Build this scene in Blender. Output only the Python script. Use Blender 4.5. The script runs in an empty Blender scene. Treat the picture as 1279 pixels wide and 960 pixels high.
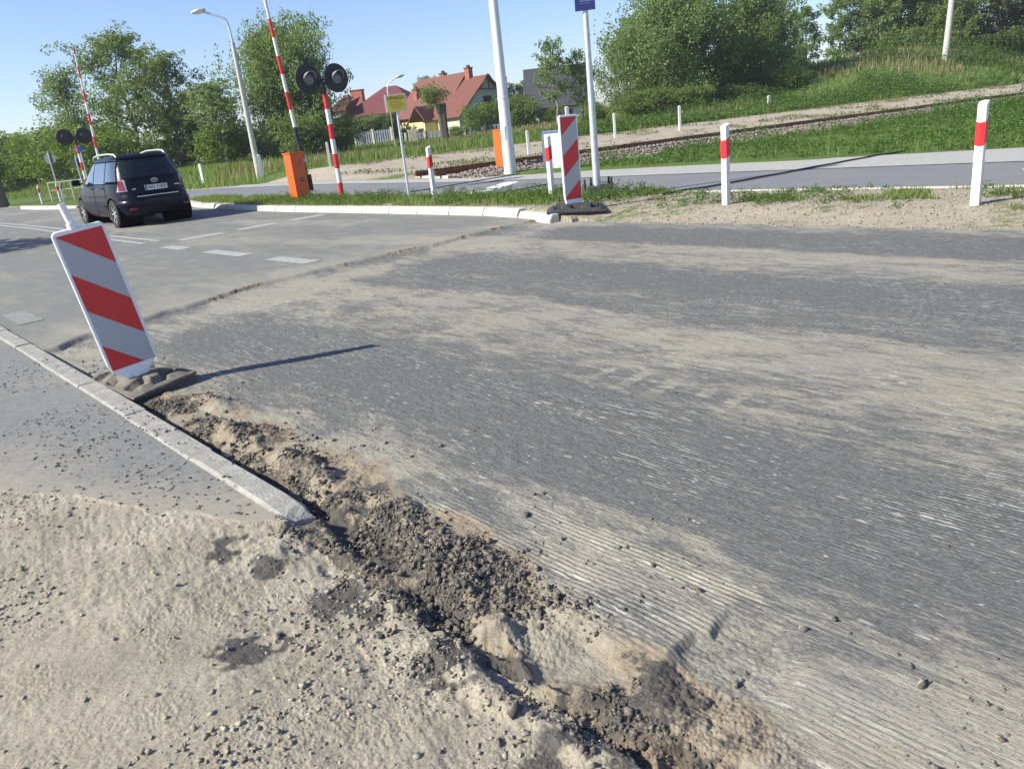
import bpy, bmesh, math, random
import numpy as np
from mathutils import Matrix, Vector
R = math.radians
scene = bpy.context.scene
COL = scene.collection

# ------------------------------------------------------------------ camera
EYE = 1.32
pitch, roll = R(18.3), R(6.24)
F = Vector((0, math.cos(pitch), -math.sin(pitch)))
U0 = Vector((0, math.sin(pitch), math.cos(pitch)))
R0 = Vector((1, 0, 0))
UP = U0 * math.cos(roll) + R0 * math.sin(roll)
RT = R0 * math.cos(roll) - U0 * math.sin(roll)
cam_data = bpy.data.cameras.new('camera')
cam = bpy.data.objects.new('camera', cam_data)
COL.objects.link(cam)
cam.matrix_world = Matrix(((RT.x, UP.x, -F.x, 0), (RT.y, UP.y, -F.y, 0), (RT.z, UP.z, -F.z, EYE), (0, 0, 0, 1)))
cam_data.sensor_width = 36
cam_data.lens = 961 / 1279 * 36
cam_data.clip_start = 0.05
cam_data.clip_end = 5000
scene.camera = cam

# ------------------------------------------------------------------ light
SUN_AZ, SUN_EL = 16.0, 35.0            # the direction the light travels towards (on the ground), and its height
world = bpy.data.worlds.new('World')
scene.world = world
world.use_nodes = True
wn = world.node_tree
bg = wn.nodes['Background']
sky = wn.nodes.new('ShaderNodeTexSky')
sky.sky_type = 'NISHITA'
sky.sun_disc = False
sky.sun_elevation = R(SUN_EL)
sdir = Vector((-math.cos(R(SUN_AZ)), -math.sin(R(SUN_AZ)), math.tan(R(SUN_EL)))).normalized()
sky.sun_rotation = math.atan2(sdir.x, sdir.y)
sky.altitude = 0
sky.air_density = 1.0
sky.dust_density = 0.3
sky.ozone_density = 4.5
tint = wn.nodes.new('ShaderNodeMix'); tint.data_type = 'RGBA'; tint.blend_type = 'MULTIPLY'
tint.inputs[0].default_value = 1.0
tint.inputs[7].default_value = (1.03, .95, 1.03, 1)
wn.links.new(sky.outputs[0], tint.inputs[6])
wn.links.new(tint.outputs[2], bg.inputs[0])
bg.inputs[1].default_value = 0.105
sun_data = bpy.data.lights.new('sun', 'SUN')
sun_data.energy = 5.0
sun_data.angle = R(0.55)
sun_data.color = (1.0, 0.955, 0.82)
sun = bpy.data.objects.new('sun', sun_data)
COL.objects.link(sun)
sun.rotation_euler = sdir.to_track_quat('Z', 'Y').to_euler()
sun.location = (-20, -10, 20)
vs = scene.view_settings
vs.view_transform = 'Standard'
vs.look = 'None'
vs.gamma = 1
vs.use_curve_mapping = False
vs.exposure = 0.80

# ------------------------------------------------------------------ road frame: s runs along the road, n across it
RA = R(130.6)
ex, ey = math.cos(RA), math.sin(RA)
nx, ny = ey, -ex
def W(s, n, z=0.0):
    return (s * ex + n * nx, s * ey + n * ny, z)
# track frame: u along the rails, v across (away from the road)
TA = R(29.0)
T0 = (-2.45, 24.3)
tx, ty = math.cos(TA), math.sin(TA)
def TW(u, v, z=0.0):
    return (T0[0] + u * tx - v * ty, T0[1] + u * ty + v * tx, z)

# ------------------------------------------------------------------ noise
def _h(i, j, seed):
    a = (i.astype(np.int64) * 374761393 + j.astype(np.int64) * 668265263 + seed * 974634777) & 0xffffffff
    a = ((a ^ (a >> 13)) * 1274126177) & 0xffffffff
    a = (a ^ (a >> 16)) & 0xffffffff
    return a.astype(np.float64) / 4294967295.0
def vn(x, y, seed=0):
    xi = np.floor(x); yi = np.floor(y)
    fx = x - xi; fy = y - yi
    fx = fx * fx * (3 - 2 * fx); fy = fy * fy * (3 - 2 * fy)
    a = _h(xi, yi, seed); b = _h(xi + 1, yi, seed); c = _h(xi, yi + 1, seed); d = _h(xi + 1, yi + 1, seed)
    return (a * (1 - fx) + b * fx) * (1 - fy) + (c * (1 - fx) + d * fx) * fy
def fbm(x, y, freq, octv=4, seed=0, gain=0.5):
    t = 0; amp = 1; tot = 0
    for k in range(octv):
        ca, sa = math.cos(k * 1.1 + .4), math.sin(k * 1.1 + .4)
        t = t + amp * vn((x * ca - y * sa) * freq, (x * sa + y * ca) * freq, seed + k * 17)
        tot += amp; amp *= gain; freq *= 2.03
    return t / tot
def ss(a, b, x):
    t = np.clip((x - a) / (b - a), 0, 1)
    return t * t * (3 - 2 * t)
def cellular(x, y, freq, seed):
    """height of rounded lumps: 0 between, up to 1 on a lump (random size)"""
    X = x * freq; Y = y * freq
    xi = np.floor(X); yi = np.floor(Y)
    best = np.zeros_like(X)
    for di in (-1, 0, 1):
        for dj in (-1, 0, 1):
            a = xi + di; b = yi + dj
            px = a + _h(a, b, seed); py = b + _h(a, b, seed + 5)
            r = 0.25 + 0.55 * _h(a, b, seed + 9)
            d2 = ((X - px) ** 2 + (Y - py) ** 2) / (r * r)
            best = np.maximum(best, np.sqrt(np.clip(1 - d2, 0, 1)) * r)
    return best

# ------------------------------------------------------------------ the lie of the land
KERB_N = [(7.6, 7.98), (8.0, 8.02), (8.6, 8.2), (9.4, 8.38), (10.4, 8.46), (12.7, 8.54), (16, 8.6), (19.6, 8.6), (23.5, 8.75), (26.0, 9.3)]
def kerb_n(s):
    return np.interp(s, [k[0] for k in KERB_N], [k[1] for k in KERB_N])
def mill_edge(n):
    return np.interp(n, [0, 1.3, 1.6, 3.0, 4.33, 6.0, 7.6, 9], [7.0, 7.25, 7.5, 8.0, 8.25, 8.3, 8.48, 8.5])
HOLES = [  # s, n, radius along s, radius along n, depth (+ = hollow), sandy
    (1.33, 1.22, .24, .12, .042, 1), (1.52, 1.08, .13, .045, .06, 0), (1.68, 1.09, .09, .05, .055, 0), (1.36, 1.03, .12, .035, .03, 0),
    (1.02, 1.06, .12, .045, .05, 0), (2.35, 1.20, .30, .075, .05, 0), (2.2, 1.02, .10, .05, .02, 0), 
    (0.62, 1.17, .14, .05, .05, 0), (4.1, 1.19, 1.2, .035, .050, 0), (3.0, 1.19, .5, .035, .05, 0), (4.75, 1.22, .22, .08, .04, 0),
    (1.85, 1.12, .08, .04, .05, 0), (.80, 1.10, .10, .04, .04, 0)]
MOUNDS = [(2.0, 1.30, .28, .13, .035), (2.42, 1.42, .2, .07, .03), (1.55, 1.17, .10, .05, .03), (1.75, 1.22, .12, .07, .03), (3.1, 1.36, .45, .08, .05),
          (3.9, 1.36, .35, .08, .045), (4.5, 1.5, .25, .09, .035), (1.18, 1.09, .10, .03, .03), (2.65, 1.28, .12, .06, .03), (1.95, 1.02, .25, .05, .02),
          (1.45, .97, .3, .05, .02), (.9, .98, .3, .06, .02), (2.52, 1.06, .12, .12, .04), (2.5, .9, .14, .10, .02)]
def land(x, y, detail=True):
    """height and the surface masks (dust, dark clods, grooves, zone)"""
    s = x * ex + y * ey
    n = x * nx + y * ny
    u = (x - T0[0]) * tx + (y - T0[1]) * ty
    v = -(x - T0[0]) * ty + (y - T0[1]) * tx
    dist = np.hypot(x, y)
    # large forms
    z = np.zeros_like(x)
    cross = ss(16, 26, s) * (1 - ss(33, 42, s))
    z = z + 0.10 * cross * (1 - ss(22, 30, n))
    # ------ zones: 0 milled road, 1 old asphalt, 2 sand shoulder, 3 near pavement, 4 verge / open land
    jag = (fbm(s, n, 1.6, 4, 3) - .5) * .30
    me = mill_edge(n) + jag
    mill = 1 - ss(-.05, .05, s - me)
    sb = 2.8 + (0.95 - n) * 2.0 + (fbm(x, y, 3, 4, 21) - .5) * .5
    nb = 1.03 + (fbm(s, n, 5, 4, 31) - .5) * .16
    nb = np.where(s > 2.62, 1.05, nb)
    nb = np.where((s < .9), nb + (.9 - np.maximum(s, -3)) * .02, nb)
    near = n < nb
    pav = near & (s > sb)
    sand = near & ~pav
    kn = kerb_n(s)
    verge_edge = np.where(s > 7.75, kn + .10, 8.20 + (fbm(s, n, 2.5, 4, 41) - .5) * .35)
    verge = n > verge_edge
    # road body
    zr = -0.034 * mill - 0.004
    gut = 1 - ss(1.15, 2.0, n)
    zr = zr - 0.012 * gut * mill - 0.012 * gut
    dust = np.zeros_like(x); clod = np.zeros_like(x); groove = np.zeros_like(x)
    wob = (fbm(s, n, .35, 3, 51) - .5) * .45 + (fbm(s * .25, n, 2.2, 3, 52) - .5) * .30
    nn_ = n + wob + np.clip(s - 3, 0, 6) * 0.02
    dn = [1.0, 1.35, 1.7, 2.0, 2.45, 2.75, 3.0, 3.35, 3.8, 4.15, 4.35, 4.75, 5.0, 5.65, 5.95, 6.75, 7.0, 7.7, 7.95, 8.3]
    dv = [.75, .62, .40, .10, .06, .24, .48, .58, .82, .74, .22, .38, .10, .08, .68, .78, .08, .06, .58, .9]
    band = np.interp(nn_, dn, dv)
    speck = fbm(s * .25, n, 26, 3, 61)
    mott = fbm(s * .45, n, 6, 4, 62)
    dust = np.clip(band * .92 + (mott - .5) * .75 * (.3 + band) + (speck - .5) * .7, 0, 1)
    # comb marks: short cross bars of pale dust
    comb = (np.exp(-((nn_ - 3.1) / .14) ** 2)) * ss(.5, .95, np.sin(s * 2 * math.pi / .21 + 2.5 * (fbm(s, n, 2.5, 2, 71) - .5)) * .5 + .5) * ss(.3, .6, fbm(s * .3, n, 30, 2, 73))
    dust = np.clip(dust + comb * .45 * ss(.35, .65, fbm(s, n, 1.1, 2, 72)), 0, 1)
    # transition belt just before the mill edge
    belt = np.exp(-((s - me + .6) / .45) ** 2)
    dust = np.clip(dust + belt * (.55 * mott + .25), 0, 1) * mill + (1 - mill) * np.clip(.20 + (mott - .5) * .7 + .40 * np.exp(-((s - me) / .9) ** 2) + .35 * ss(.5, .75, fbm(s * .3, n, 1.2, 3, 77)), 0, .8)
    groove = mill * (1 - .6 * ss(.5, .9, band)) 
    # foreground fringe full of rubble
    frw = .17 + .22 * ss(2.3, 2.9, s) + .14 * np.exp(-((s - 2.05) / .4) ** 2)
    frg = np.exp(-((n - 1.24) / frw) ** 2) * (1 - ss(5.2, 7.4, s))
    frg = np.where(n < 1.24, (1 - ss(.15, .5, 1.24 - n)), frg) * (1 - ss(5.2, 7.4, s))
    fr2 = ss(.22, .75, frg * (.15 + 1.5 * fbm(s, n, 3.5, 5, 81, .6)))
    road = (~near) & (~verge)
    groove = groove * (1 - fr2)
    flap = np.exp(-((s - 1.27) / .20) ** 4 - ((n - 1.48) / .15) ** 4)
    groove = np.clip(groove + flap * .9, 0, 1)
    dust = np.where(road, np.clip(dust + fr2 * .25 - flap * .45 + .5 * np.exp(-((n - 1.55) / .3) ** 2) * (1 - ss(4.5, 7, s)) * ss(.4, .6, fbm(x, y, 2, 3, 123)), 0, 1), dust)
    # stones, lumps
    if detail:
        l1 = cellular(x, y, 26, 101); l2 = cellular(x, y, 60, 102); l3 = cellular(x, y, 11, 103); l4 = cellular(x, y, 120, 104)
        rough = fbm(x, y, 9, 6, 111, .58)
    else:
        l1 = l2 = l3 = l4 = np.zeros_like(x); rough = np.full_like(x, .5)
    lump_on = fr2 * ss(.35, .60, fbm(x, y, 4.0, 3, 121))
    zr = zr + lump_on * (l1 * .006 + l2 * .005 + l3 * .006 + l4 * .004) + fr2 * ((rough - .5) * .030)
    fr2k = fr2 * (.6 + .4 * ss(.75, 1.5, s)) * (.80 + .45 * ss(.35, .55, fbm(s, n, 2.6, 3, 124)))
    clod = np.where(road, np.clip(fr2k * .34 + fr2k * ss(.44, .60, fbm(x, y, 5.5, 5, 122, .62)) * .62, 0, 1), 0)
    mic = (fbm(s * .4, n, 40, 3, 131) - .5)
    zr = zr + mic * .006 * mill
    if detail:
        gr = np.sin((n + .012 * fbm(s * .5, n, 5, 3, 141)) * 2 * math.pi / .019)
        gp = ss(.48, .66, fbm(s * .5, n, 2.4, 4, 143))
        zr = zr + groove * gr * (.0004 + .0013 * gp + .0022 * flap) * ss(9, 2, dist) * (.3 + 1.2 * fbm(s * .3, n, 14, 2, 142))
        groove = np.clip(groove * (.25 + .75 * np.maximum(gp, flap)), 0, 1)
    zr = zr + flap * .012
    dcut = ss(1.085 + (fbm(n, s, 14, 3, 145) - .5) * .05, 1.055 + (fbm(n, s, 14, 3, 145) - .5) * .05, s)
    dep2 = dcut * (1 - ss(.6, 1.2, np.hypot((s - .95) / .17, (n - 1.46) / .22)))
    zr = zr - dep2 * .026 + dep2 * (l2 * .004 + (rough - .5) * .014)
    groove = groove * (1 - dep2)
    cr_edge = mill_edge(n) * 0 + np.exp(-((s - me) / .06) ** 2) * ss(.46, .60, fbm(s, n, 4, 3, 146)) * (n > 1.2)
    zr = zr + cr_edge * l1 * .02
    clod = np.where(road, np.clip(clod + cr_edge * .85 + dep2 * .10, 0, 1), clod)
    dust = np.where(road, np.clip(dust * (1 - dep2) + dep2 * (.35 + .5 * rough), 0, 1), dust)
    # old asphalt: smooth
    z_road = z + zr
    # sand shoulder
    zs = -.012 + (fbm(x, y, 1.3, 3, 151) - .5) * .035 + (rough - .5) * .0045 + (fbm(x, y, 60, 3, 158) - .5) * .004 + l2 * .003 * ss(.5, .7, fbm(x, y, 5, 3, 153)) + l4 * .0035 * ss(.4, .65, fbm(x, y, 7, 3, 157)) + l1 * .003 * ss(.60, .78, fbm(x, y, 2.2, 3, 152))
    rip = np.sin((x * .86 - y * .5) * 110 + 6 * fbm(x, y, 6, 2, 154)) * ss(.5, .66, fbm(x, y, 2.1, 2, 155))
    zs = zs + rip * .0009 + (fbm(x * .9 + y * .45, (y * .9 - x * .45) * .3, 40, 3, 156) - .5) * .008 * ss(.35, .6, fbm(x, y, 1.7, 2, 159))
    edge = np.clip((nb - n), 0, 2)
    zs = zs - .048 * (1 - ss(0, .75, edge)) * ss(2.9, 2.3, s) + .006 * np.exp(-((edge - .10) / .06) ** 2)
    # pavement
    zp = -.014 + (fbm(x, y, 30, 2, 161) - .5) * .0015 + .004 * ss(.25, 0, s - sb)
    z_near = np.where(pav, zp, zs)
    # holes / mounds
    hz = np.zeros_like(x); hs = np.zeros_like(x); hd = np.zeros_like(x)
    wx = (fbm(x, y, 12, 3, 171) - .5) * .10; wy = (fbm(x, y, 12, 3, 172) - .5) * .10
    for (a, b, ra, rb, dep, sd) in HOLES:
        q = np.sqrt(((s + wx - a) / ra) ** 2 + ((n + wy - b) / rb) ** 2)
        m = 1 - ss(.55, 1.25, q)
        hz = np.minimum(hz, -dep * .62 * m)
        hs = np.maximum(hs, m * sd); hd = np.maximum(hd, m * (1 - sd) * .85)
    mz = np.zeros_like(x)
    for (a, b, ra, rb, hh) in MOUNDS:
        q = np.sqrt(((s + wx - a) / ra) ** 2 + ((n + wy - b) / rb) ** 2)
        mz = mz + hh * (1 - ss(.1, 1.3, q)) * (.75 + .5 * rough)
    kerbsafe = np.where((s > 2.64) & (n < 1.17), 0, 1)
    onpav = np.where(pav, 0, 1)
    z_near = np.where(pav, z_near, z_near + (hz + mz) * onpav)
    z_road = z_road + hz + mz * kerbsafe
    clod = np.clip(clod + hd * ss(.35, .6, fbm(x, y, 8, 3, 181)) * 1.0, 0, 1) * (1 - hs) + hs * .20
    # dark stains of crumbled asphalt on the sand
    st = np.zeros_like(x)
    for (a, b, r_) in ((2.62, .83, .13), (2.42, .86, .09), (2.02, .58, .12), (1.98, .68, .07), (1.0, .95, .15), (1.5, .97, .14), (2.0, .98, .2)):
        st = np.maximum(st, 1 - ss(.5, 1.15, np.hypot(s + wx * .8 - a, n + wy * .8 - b) / r_))
    clod = np.where(sand, np.clip(st * (.55 + rough * .6) * ss(.3, .55, fbm(x, y, 14, 3, 182)) + .5 * np.exp(-edge / .12) * ss(.4, .6, fbm(x, y, 6, 3, 183)), 0, 1), clod)
    dust = np.where(sand, 1.0, dust)
    dust = np.where(hs > .4, 1.0, dust)
    # pavement dust near its edge with the sand
    pd = np.clip(np.exp(-(s - sb) / .45) * .9 + .55 * fbm(x, y, 2, 4, 184), 0, 1)
    dust = np.where(pav, pd, dust)
    clod = np.where(pav, ss(.66, .76, fbm(x, y, 34, 3, 185)) * ss(.42, .6, fbm(x, y, 2.2, 2, 186)) * .8, clod)
    # under the near kerb stones
    under = (n > 1.05) & (n < 1.165) & (s > 2.62)
    # verge
    vh = np.where(s > 7.75, .115, .02 + .04 * ss(8.2, 9.2, n))
    bl = ss(7.2, 8.6, s)
    vh = (-.042 + .10 * ss(8.1, 9.3, n)) * (1 - bl) + .115 * bl
    zv = vh * (1 - ss(26, 40, s) * .6) + (fbm(x, y, 2, 4, 191) - .5) * .03 + (rough - .5) * .018 * ss(15, 8, dist)
    # the bike path and the pavement beyond: flat bed just under the sheets
    bed = ss(10.15, 10.3, n + .42 * (1 - ss(9, 12, s)) * -1) * (1 - ss(15.4, 16.2, n - np.clip((8 - s) * .12, 0, 1.2))) * (1 - ss(24, 30, s) * 0)
    zv = zv * (1 - bed) + (.045) * bed
    # open land beyond the path
    ol = ss(15.6, 18, n)
    zo = np.where(v < -2.6, .02, 0) + 0.15 * (1 - ss(1.9, 3.6, np.abs(v - .7)))
    zo = zo + .45 * ss(2.5, 13, v) + np.clip(v - 16, 0, 200) * .009
    hill = (3.5 * ss(42, 66, u) * ss(12, 30, v) + .4 * ss(25, 45, u) * ss(14, 30, v)) * (1 - .62 * ss(64, 92, u))
    zo = zo + hill * (1 - ss(50, 72, v)) + (fbm(x, y, .15, 3, 201) - .5) * .5 * ss(14, 30, v) + (fbm(x, y, 1.2, 3, 202) - .5) * .08 * ss(2.8, 5, np.abs(v))
    zo = zo + .08 * cross
    z_v = zv * (1 - ol) + zo * ol + z * (1 - ol)
    zone = np.where(sand, 2, np.where(pav, 3, np.where(verge, 4, np.where(mill > .5, 0, 1))))
    zz = np.where(sand | pav, z_near, np.where(verge, z_v, z_road))
    zz = np.where(under & ~verge, np.minimum(zz, -.03), zz)
    kz = (~verge) & (n > kn - .02) & (s > 7.75)
    zz = np.where(kz, -.03 + z, zz)
    # flatten the far left / behind
    return zz, dust, clod, groove, zone, s, n, u, v
def gz(x, y):
    return float(land(np.array([float(x)]), np.array([float(y)]))[0][0])

# ------------------------------------------------------------------ materials
class NT:
    def __init__(s, name):
        s.m = bpy.data.materials.new(name); s.m.use_nodes = True
        s.t = s.m.node_tree; s.b = s.t.nodes['Principled BSDF']; s.out = s.t.nodes['Material Output']
        s.pos = None
    def n(s, typ, **kw):
        nd = s.t.nodes.new(typ)
        for k, v in kw.items():
            if k.startswith('i_'):
                nd.inputs[int(k[2:]) if k[2:].isdigit() else k[2:]].default_value = v
            else: setattr(nd, k, v)
        return nd
    def l(s, a, b): s.t.links.new(a, b)
    def geo(s):
        if s.pos is None: s.pos = s.n('ShaderNodeNewGeometry')
        return s.pos.outputs['Position']
    def mapped(s, rot=0, scale=(1, 1, 1), src=None):
        mp = s.n('ShaderNodeMapping'); mp.inputs['Rotation'].default_value = (0, 0, rot); mp.inputs['Scale'].default_value = scale
        # rotate first, then scale
        if rot:
            mp.inputs['Scale'].default_value = (1, 1, 1)
            s.l(src or s.geo(), mp.inputs[0])
            m2 = s.n('ShaderNodeMapping'); m2.inputs['Scale'].default_value = scale
            s.l(mp.outputs[0], m2.inputs[0]); return m2.outputs[0]
        s.l(src or s.geo(), mp.inputs[0]); return mp.outputs[0]
    def noise(s, vec, scale, detail=4, rough=.55):
        nd = s.n('ShaderNodeTexNoise'); nd.inputs['Scale'].default_value = scale; nd.inputs['Detail'].default_value = detail
        nd.inputs['Roughness'].default_value = rough; s.l(vec, nd.inputs['Vector']); return nd.outputs[0]
    def ramp(s, fac, stops, interp='LINEAR'):
        r = s.n('ShaderNodeValToRGB'); r.color_ramp.interpolation = interp
        while len(r.color_ramp.elements) < len(stops): r.color_ramp.elements.new(.5)
        for e_, (p, c) in zip(r.color_ramp.elements, stops):
            e_.position = p; e_.color = (c, c, c, 1) if not isinstance(c, tuple) else (*c, 1)
        s.l(fac, r.inputs[0]); return r.outputs[0]
    def mix(s, fac, a, b, mode='MIX'):
        m = s.n('ShaderNodeMix', data_type='RGBA', blend_type=mode)
        for sock, val in ((m.inputs[0], fac), (m.inputs[6], a), (m.inputs[7], b)):
            if isinstance(val, (int, float)): sock.default_value = val
            elif isinstance(val, tuple): sock.default_value = (*val, 1)
            else: s.l(val, sock)
        return m.outputs[2]
    def math(s, op, a, b=0.0):
        m = s.n('ShaderNodeMath', operation=op)
        for k, val in enumerate((a, b)):
            if isinstance(val, (int, float)): m.inputs[k].default_value = val
            else: s.l(val, m.inputs[k])
        return m.outputs[0]
    def bump(s, h, strength=.5, dist=.01):
        b = s.n('ShaderNodeBump'); b.inputs['Strength'].default_value = strength; b.inputs['Distance'].default_value = dist
        s.l(h, b.inputs['Height']); s.l(b.outputs[0], s.b.inputs['Normal'])
    def base(s, c):
        if isinstance(c, tuple): s.b.inputs['Base Color'].default_value = (*c, 1)
        else: s.l(c, s.b.inputs['Base Color'])
    def rough(s, v): s.b.inputs['Roughness'].default_value = v

def simple(name, col, rough=.6, metal=0, var=.18, scale=6, bump=0, coat=0, dirt=None, spec=None):
    """a plain painted or cast material with a little uneven wear"""
    k = NT(name)
    tc = k.n('ShaderNodeTexCoord').outputs['Object']
    nz = k.noise(tc, scale, 5, .6)
    lo = tuple(c * (1 - var) for c in col); hi = tuple(min(1, c * (1 + var * .6)) for c in col)
    c = k.ramp(nz, [(.3, lo), (.7, hi)])
    if dirt:
        d = k.ramp(k.noise(tc, scale * 2.7, 6, .7), [(.5, 0.0), (.72, dirt[1])])
        c = k.mix(d, c, dirt[0])
    k.base(c); k.rough(rough); k.b.inputs['Metallic'].default_value = metal
    if coat: k.b.inputs['Coat Weight'].default_value = coat
    if spec is not None: k.b.inputs['Specular IOR Level'].default_value = spec
    if bump: k.bump(k.noise(tc, scale * 8, 4), bump, .01)
    return k.m

def attr(k, name):
    a = k.n('ShaderNodeAttribute'); a.attribute_name = name
    sp = k.n('ShaderNodeSeparateColor'); k.l(a.outputs['Color'], sp.inputs[0])
    return sp.outputs[0], sp.outputs[1], sp.outputs[2]

TAN = (.40, .335, .235)
TAN_HI = (.53, .455, .335)
def mat_road(name, milled):
    k = NT(name)
    D, K, G = attr(k, 'wear')
    P = k.mapped(rot=-RA)                       # x along the road, y across
    st = k.mapped(rot=-RA, scale=(.22, 1, 1))
    fine = k.noise(st if milled else P, 260 if milled else 330, 3, .6)
    mid = k.noise(st, 60, 4, .65)
    asp = k.ramp(fine, [(.32, (.062, .062, .060)), (.52, (.095, .094, .09)), (.66, (.23, .226, .20)), (.8, (.39, .38, .33))])
    if not milled:
        asp = k.ramp(fine, [(.3, (.105, .106, .10)), (.6, (.168, .168, .155)), (.75, (.27, .268, .24))])
    asp = k.mix(k.ramp(mid, [(.3, 0.0), (.75, .55)]), asp, (.16, .158, .155) if milled else (.19, .185, .17), 'MIX')
    # white chips, drawn out along the road
    vo = k.n('ShaderNodeTexVoronoi', feature='F1'); vo.inputs['Scale'].default_value = 34 if milled else 60
    k.l(k.mapped(rot=-RA, scale=(.42, 1.3, 1)), vo.inputs['Vector'])
    chip = k.ramp(vo.outputs['Distance'], [(.085, 1.0), (.15, 0.0)])
    chipsel = k.ramp(k.noise(P, 9, 3), [(.45, 0.0), (.62, 1.0)])
    asp = k.mix(k.math('MULTIPLY', chip, k.math('MULTIPLY', chipsel, .8 if milled else .25)), asp, (.62, .6, .55))
    # dust breaks up on the grain
    gr = k.noise(st, 150, 4, .7)
    g2 = k.noise(st, 34, 5, .75)
    df = k.math('ADD', D, k.math('MULTIPLY', k.math('SUBTRACT', gr, .5), 1.3 if milled else .5))
    df = k.math('ADD', df, k.math('MULTIPLY', k.math('SUBTRACT', g2, .5), 1.5 if milled else .5))
    df = k.ramp(df, [(.30, 0.0), (.80, 1.0)] if milled else [(.18, 0.0), (.78, 1.0)])
    dustc = k.mix(k.noise(P, 3.5, 5), (.305, .276, .205), (.45, .41, .31))
    dustc = k.mix(k.ramp(k.noise(P, 1.7, 4), [(.42, 0.0), (.7, .7)]), dustc, (.29, .285, .26))
    dustc = k.mix(k.ramp(k.noise(P, 180, 4, .7), [(.35, .55), (.6, 0.0)]), dustc, (.17, .15, .12))
    c = k.mix(k.math('MULTIPLY', df, .80 if milled else .62), asp, dustc)
    if milled:
        v2 = k.n('ShaderNodeTexVoronoi', feature='F1'); v2.inputs['Scale'].default_value = 17
        k.l(k.mapped(rot=-RA, scale=(.38, 1.5, 1)), v2.inputs['Vector'])
        f2 = k.math('MULTIPLY', k.ramp(v2.outputs['Distance'], [(.10, 1.0), (.2, 0.0)]), k.ramp(k.noise(k.mapped(rot=-RA, scale=(.3, 1, 1)), 3.2, 4, .6), [(.42, 0.0), (.62, .75)]))
        c = k.mix(f2, c, (.47, .45, .40))
        v3 = k.n('ShaderNodeTexVoronoi', feature='F1'); v3.inputs['Scale'].default_value = 75
        k.l(k.mapped(rot=-RA, scale=(.7, 1.2, 1)), v3.inputs['Vector'])
        c = k.mix(k.ramp(v3.outputs['Distance'], [(.14, .7), (.26, 0.0)]), c, (.075, .07, .065))
    if milled:
        # pale planed ridges where the grooves lie bare
        w = k.n('ShaderNodeTexWave', wave_type='BANDS', bands_direction='Y', wave_profile='SIN'); w.inputs['Scale'].default_value = 15.0
        w.inputs['Distortion'].default_value = 2.6; w.inputs['Detail'].default_value = 2; w.inputs['Detail Scale'].default_value = 1.6
        k.l(P, w.inputs['Vector'])
        brk = k.ramp(k.noise(k.mapped(rot=-RA, scale=(.22, 1, 1)), 44, 4, .7), [(.5, 0.0), (.66, 1.0)])
        ridge = k.math('MULTIPLY', k.math('MULTIPLY', k.ramp(w.outputs[1], [(.55, 0.0), (.95, 1.0)]), brk), k.math('MULTIPLY', k.math('POWER', G, 1.5), .8))
        c = k.mix(ridge, c, (.50, .485, .44))
    # dark clods
    soil = k.mix(k.noise(P, 70, 5, .75), (.12, .095, .065), (.38, .305, .215))
    c = k.mix(k.ramp(k.math('ADD', K, k.math('MULTIPLY', k.math('SUBTRACT', k.noise(P, 26, 5, .7), .5), .5)), [(.14, 0.0), (.4, .9)]), c, soil)
    cl = k.mix(k.noise(P, 90, 4, .7), (.026, .026, .027), (.14, .122, .10))
    kk = k.ramp(k.math('ADD', K, k.math('MULTIPLY', k.math('SUBTRACT', k.noise(P, 48, 5, .72), .5), 1.3)), [(.62, 0.0), (.80, 1.0)])
    c = k.mix(kk, c, cl)
    br_ = k.ramp(k.noise(P, 2.4, 4, .6), [(.55, 0.0), (.72, .5)])
    c = k.mix(k.math('MULTIPLY', br_, k.math('MULTIPLY', D, K)), c, (.30, .20, .12))
    k.base(c); k.rough(.88); k.b.inputs['Specular IOR Level'].default_value = .35
    h = k.math('ADD', k.math('MULTIPLY', fine, .6), k.math('MULTIPLY', gr, 1.1 if milled else .3))
    if milled: h = k.math('ADD', h, k.math('MULTIPLY', k.math('MULTIPLY', w.outputs[1], G), .45))
    k.bump(h, .75 if milled else .35, .006 if milled else .003)
    return k.m
def mat_sand(name):
    k = NT(name)
    D, K, G = attr(k, 'wear')
    P = k.geo()
    n1 = k.noise(P, 3.0, 6, .6); n2 = k.noise(P, 120, 5, .75); n3 = k.noise(P, 28, 4, .6)
    c = k.ramp(n1, [(.3, (.27, .237, .18)), (.55, (.35, .31, .24)), (.75, (.42, .375, .295))])
    c = k.mix(k.ramp(n2, [(.38, .8), (.5, 0.0)]), c, (.17, .14, .105))
    c = k.mix(k.ramp(k.noise(P, 42, 5, .75), [(.30, .6), (.42, 0.0)]), c, (.16, .14, .11))
    c = k.mix(k.ramp(n2, [(.62, 0.0), (.75, .6)]), c, (.60, .56, .46))
    c = k.mix(k.ramp(n3, [(.3, .35), (.5, 0.0)]), c, (.33, .30, .25))
    cl = k.mix(k.noise(P, 90, 4, .7), (.03, .03, .03), (.15, .135, .12))
    kk = k.ramp(k.math('ADD', K, k.math('MULTIPLY', k.math('SUBTRACT', k.noise(P, 60, 4, .7), .5), .8)), [(.35, 0.0), (.65, 1.0)])
    c = k.mix(kk, c, cl)
    k.base(c); k.rough(.95); k.b.inputs['Specular IOR Level'].default_value = .2
    k.bump(k.math('ADD', n2, k.math('MULTIPLY', n3, .8)), .7, .0045)
    return k.m
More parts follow.
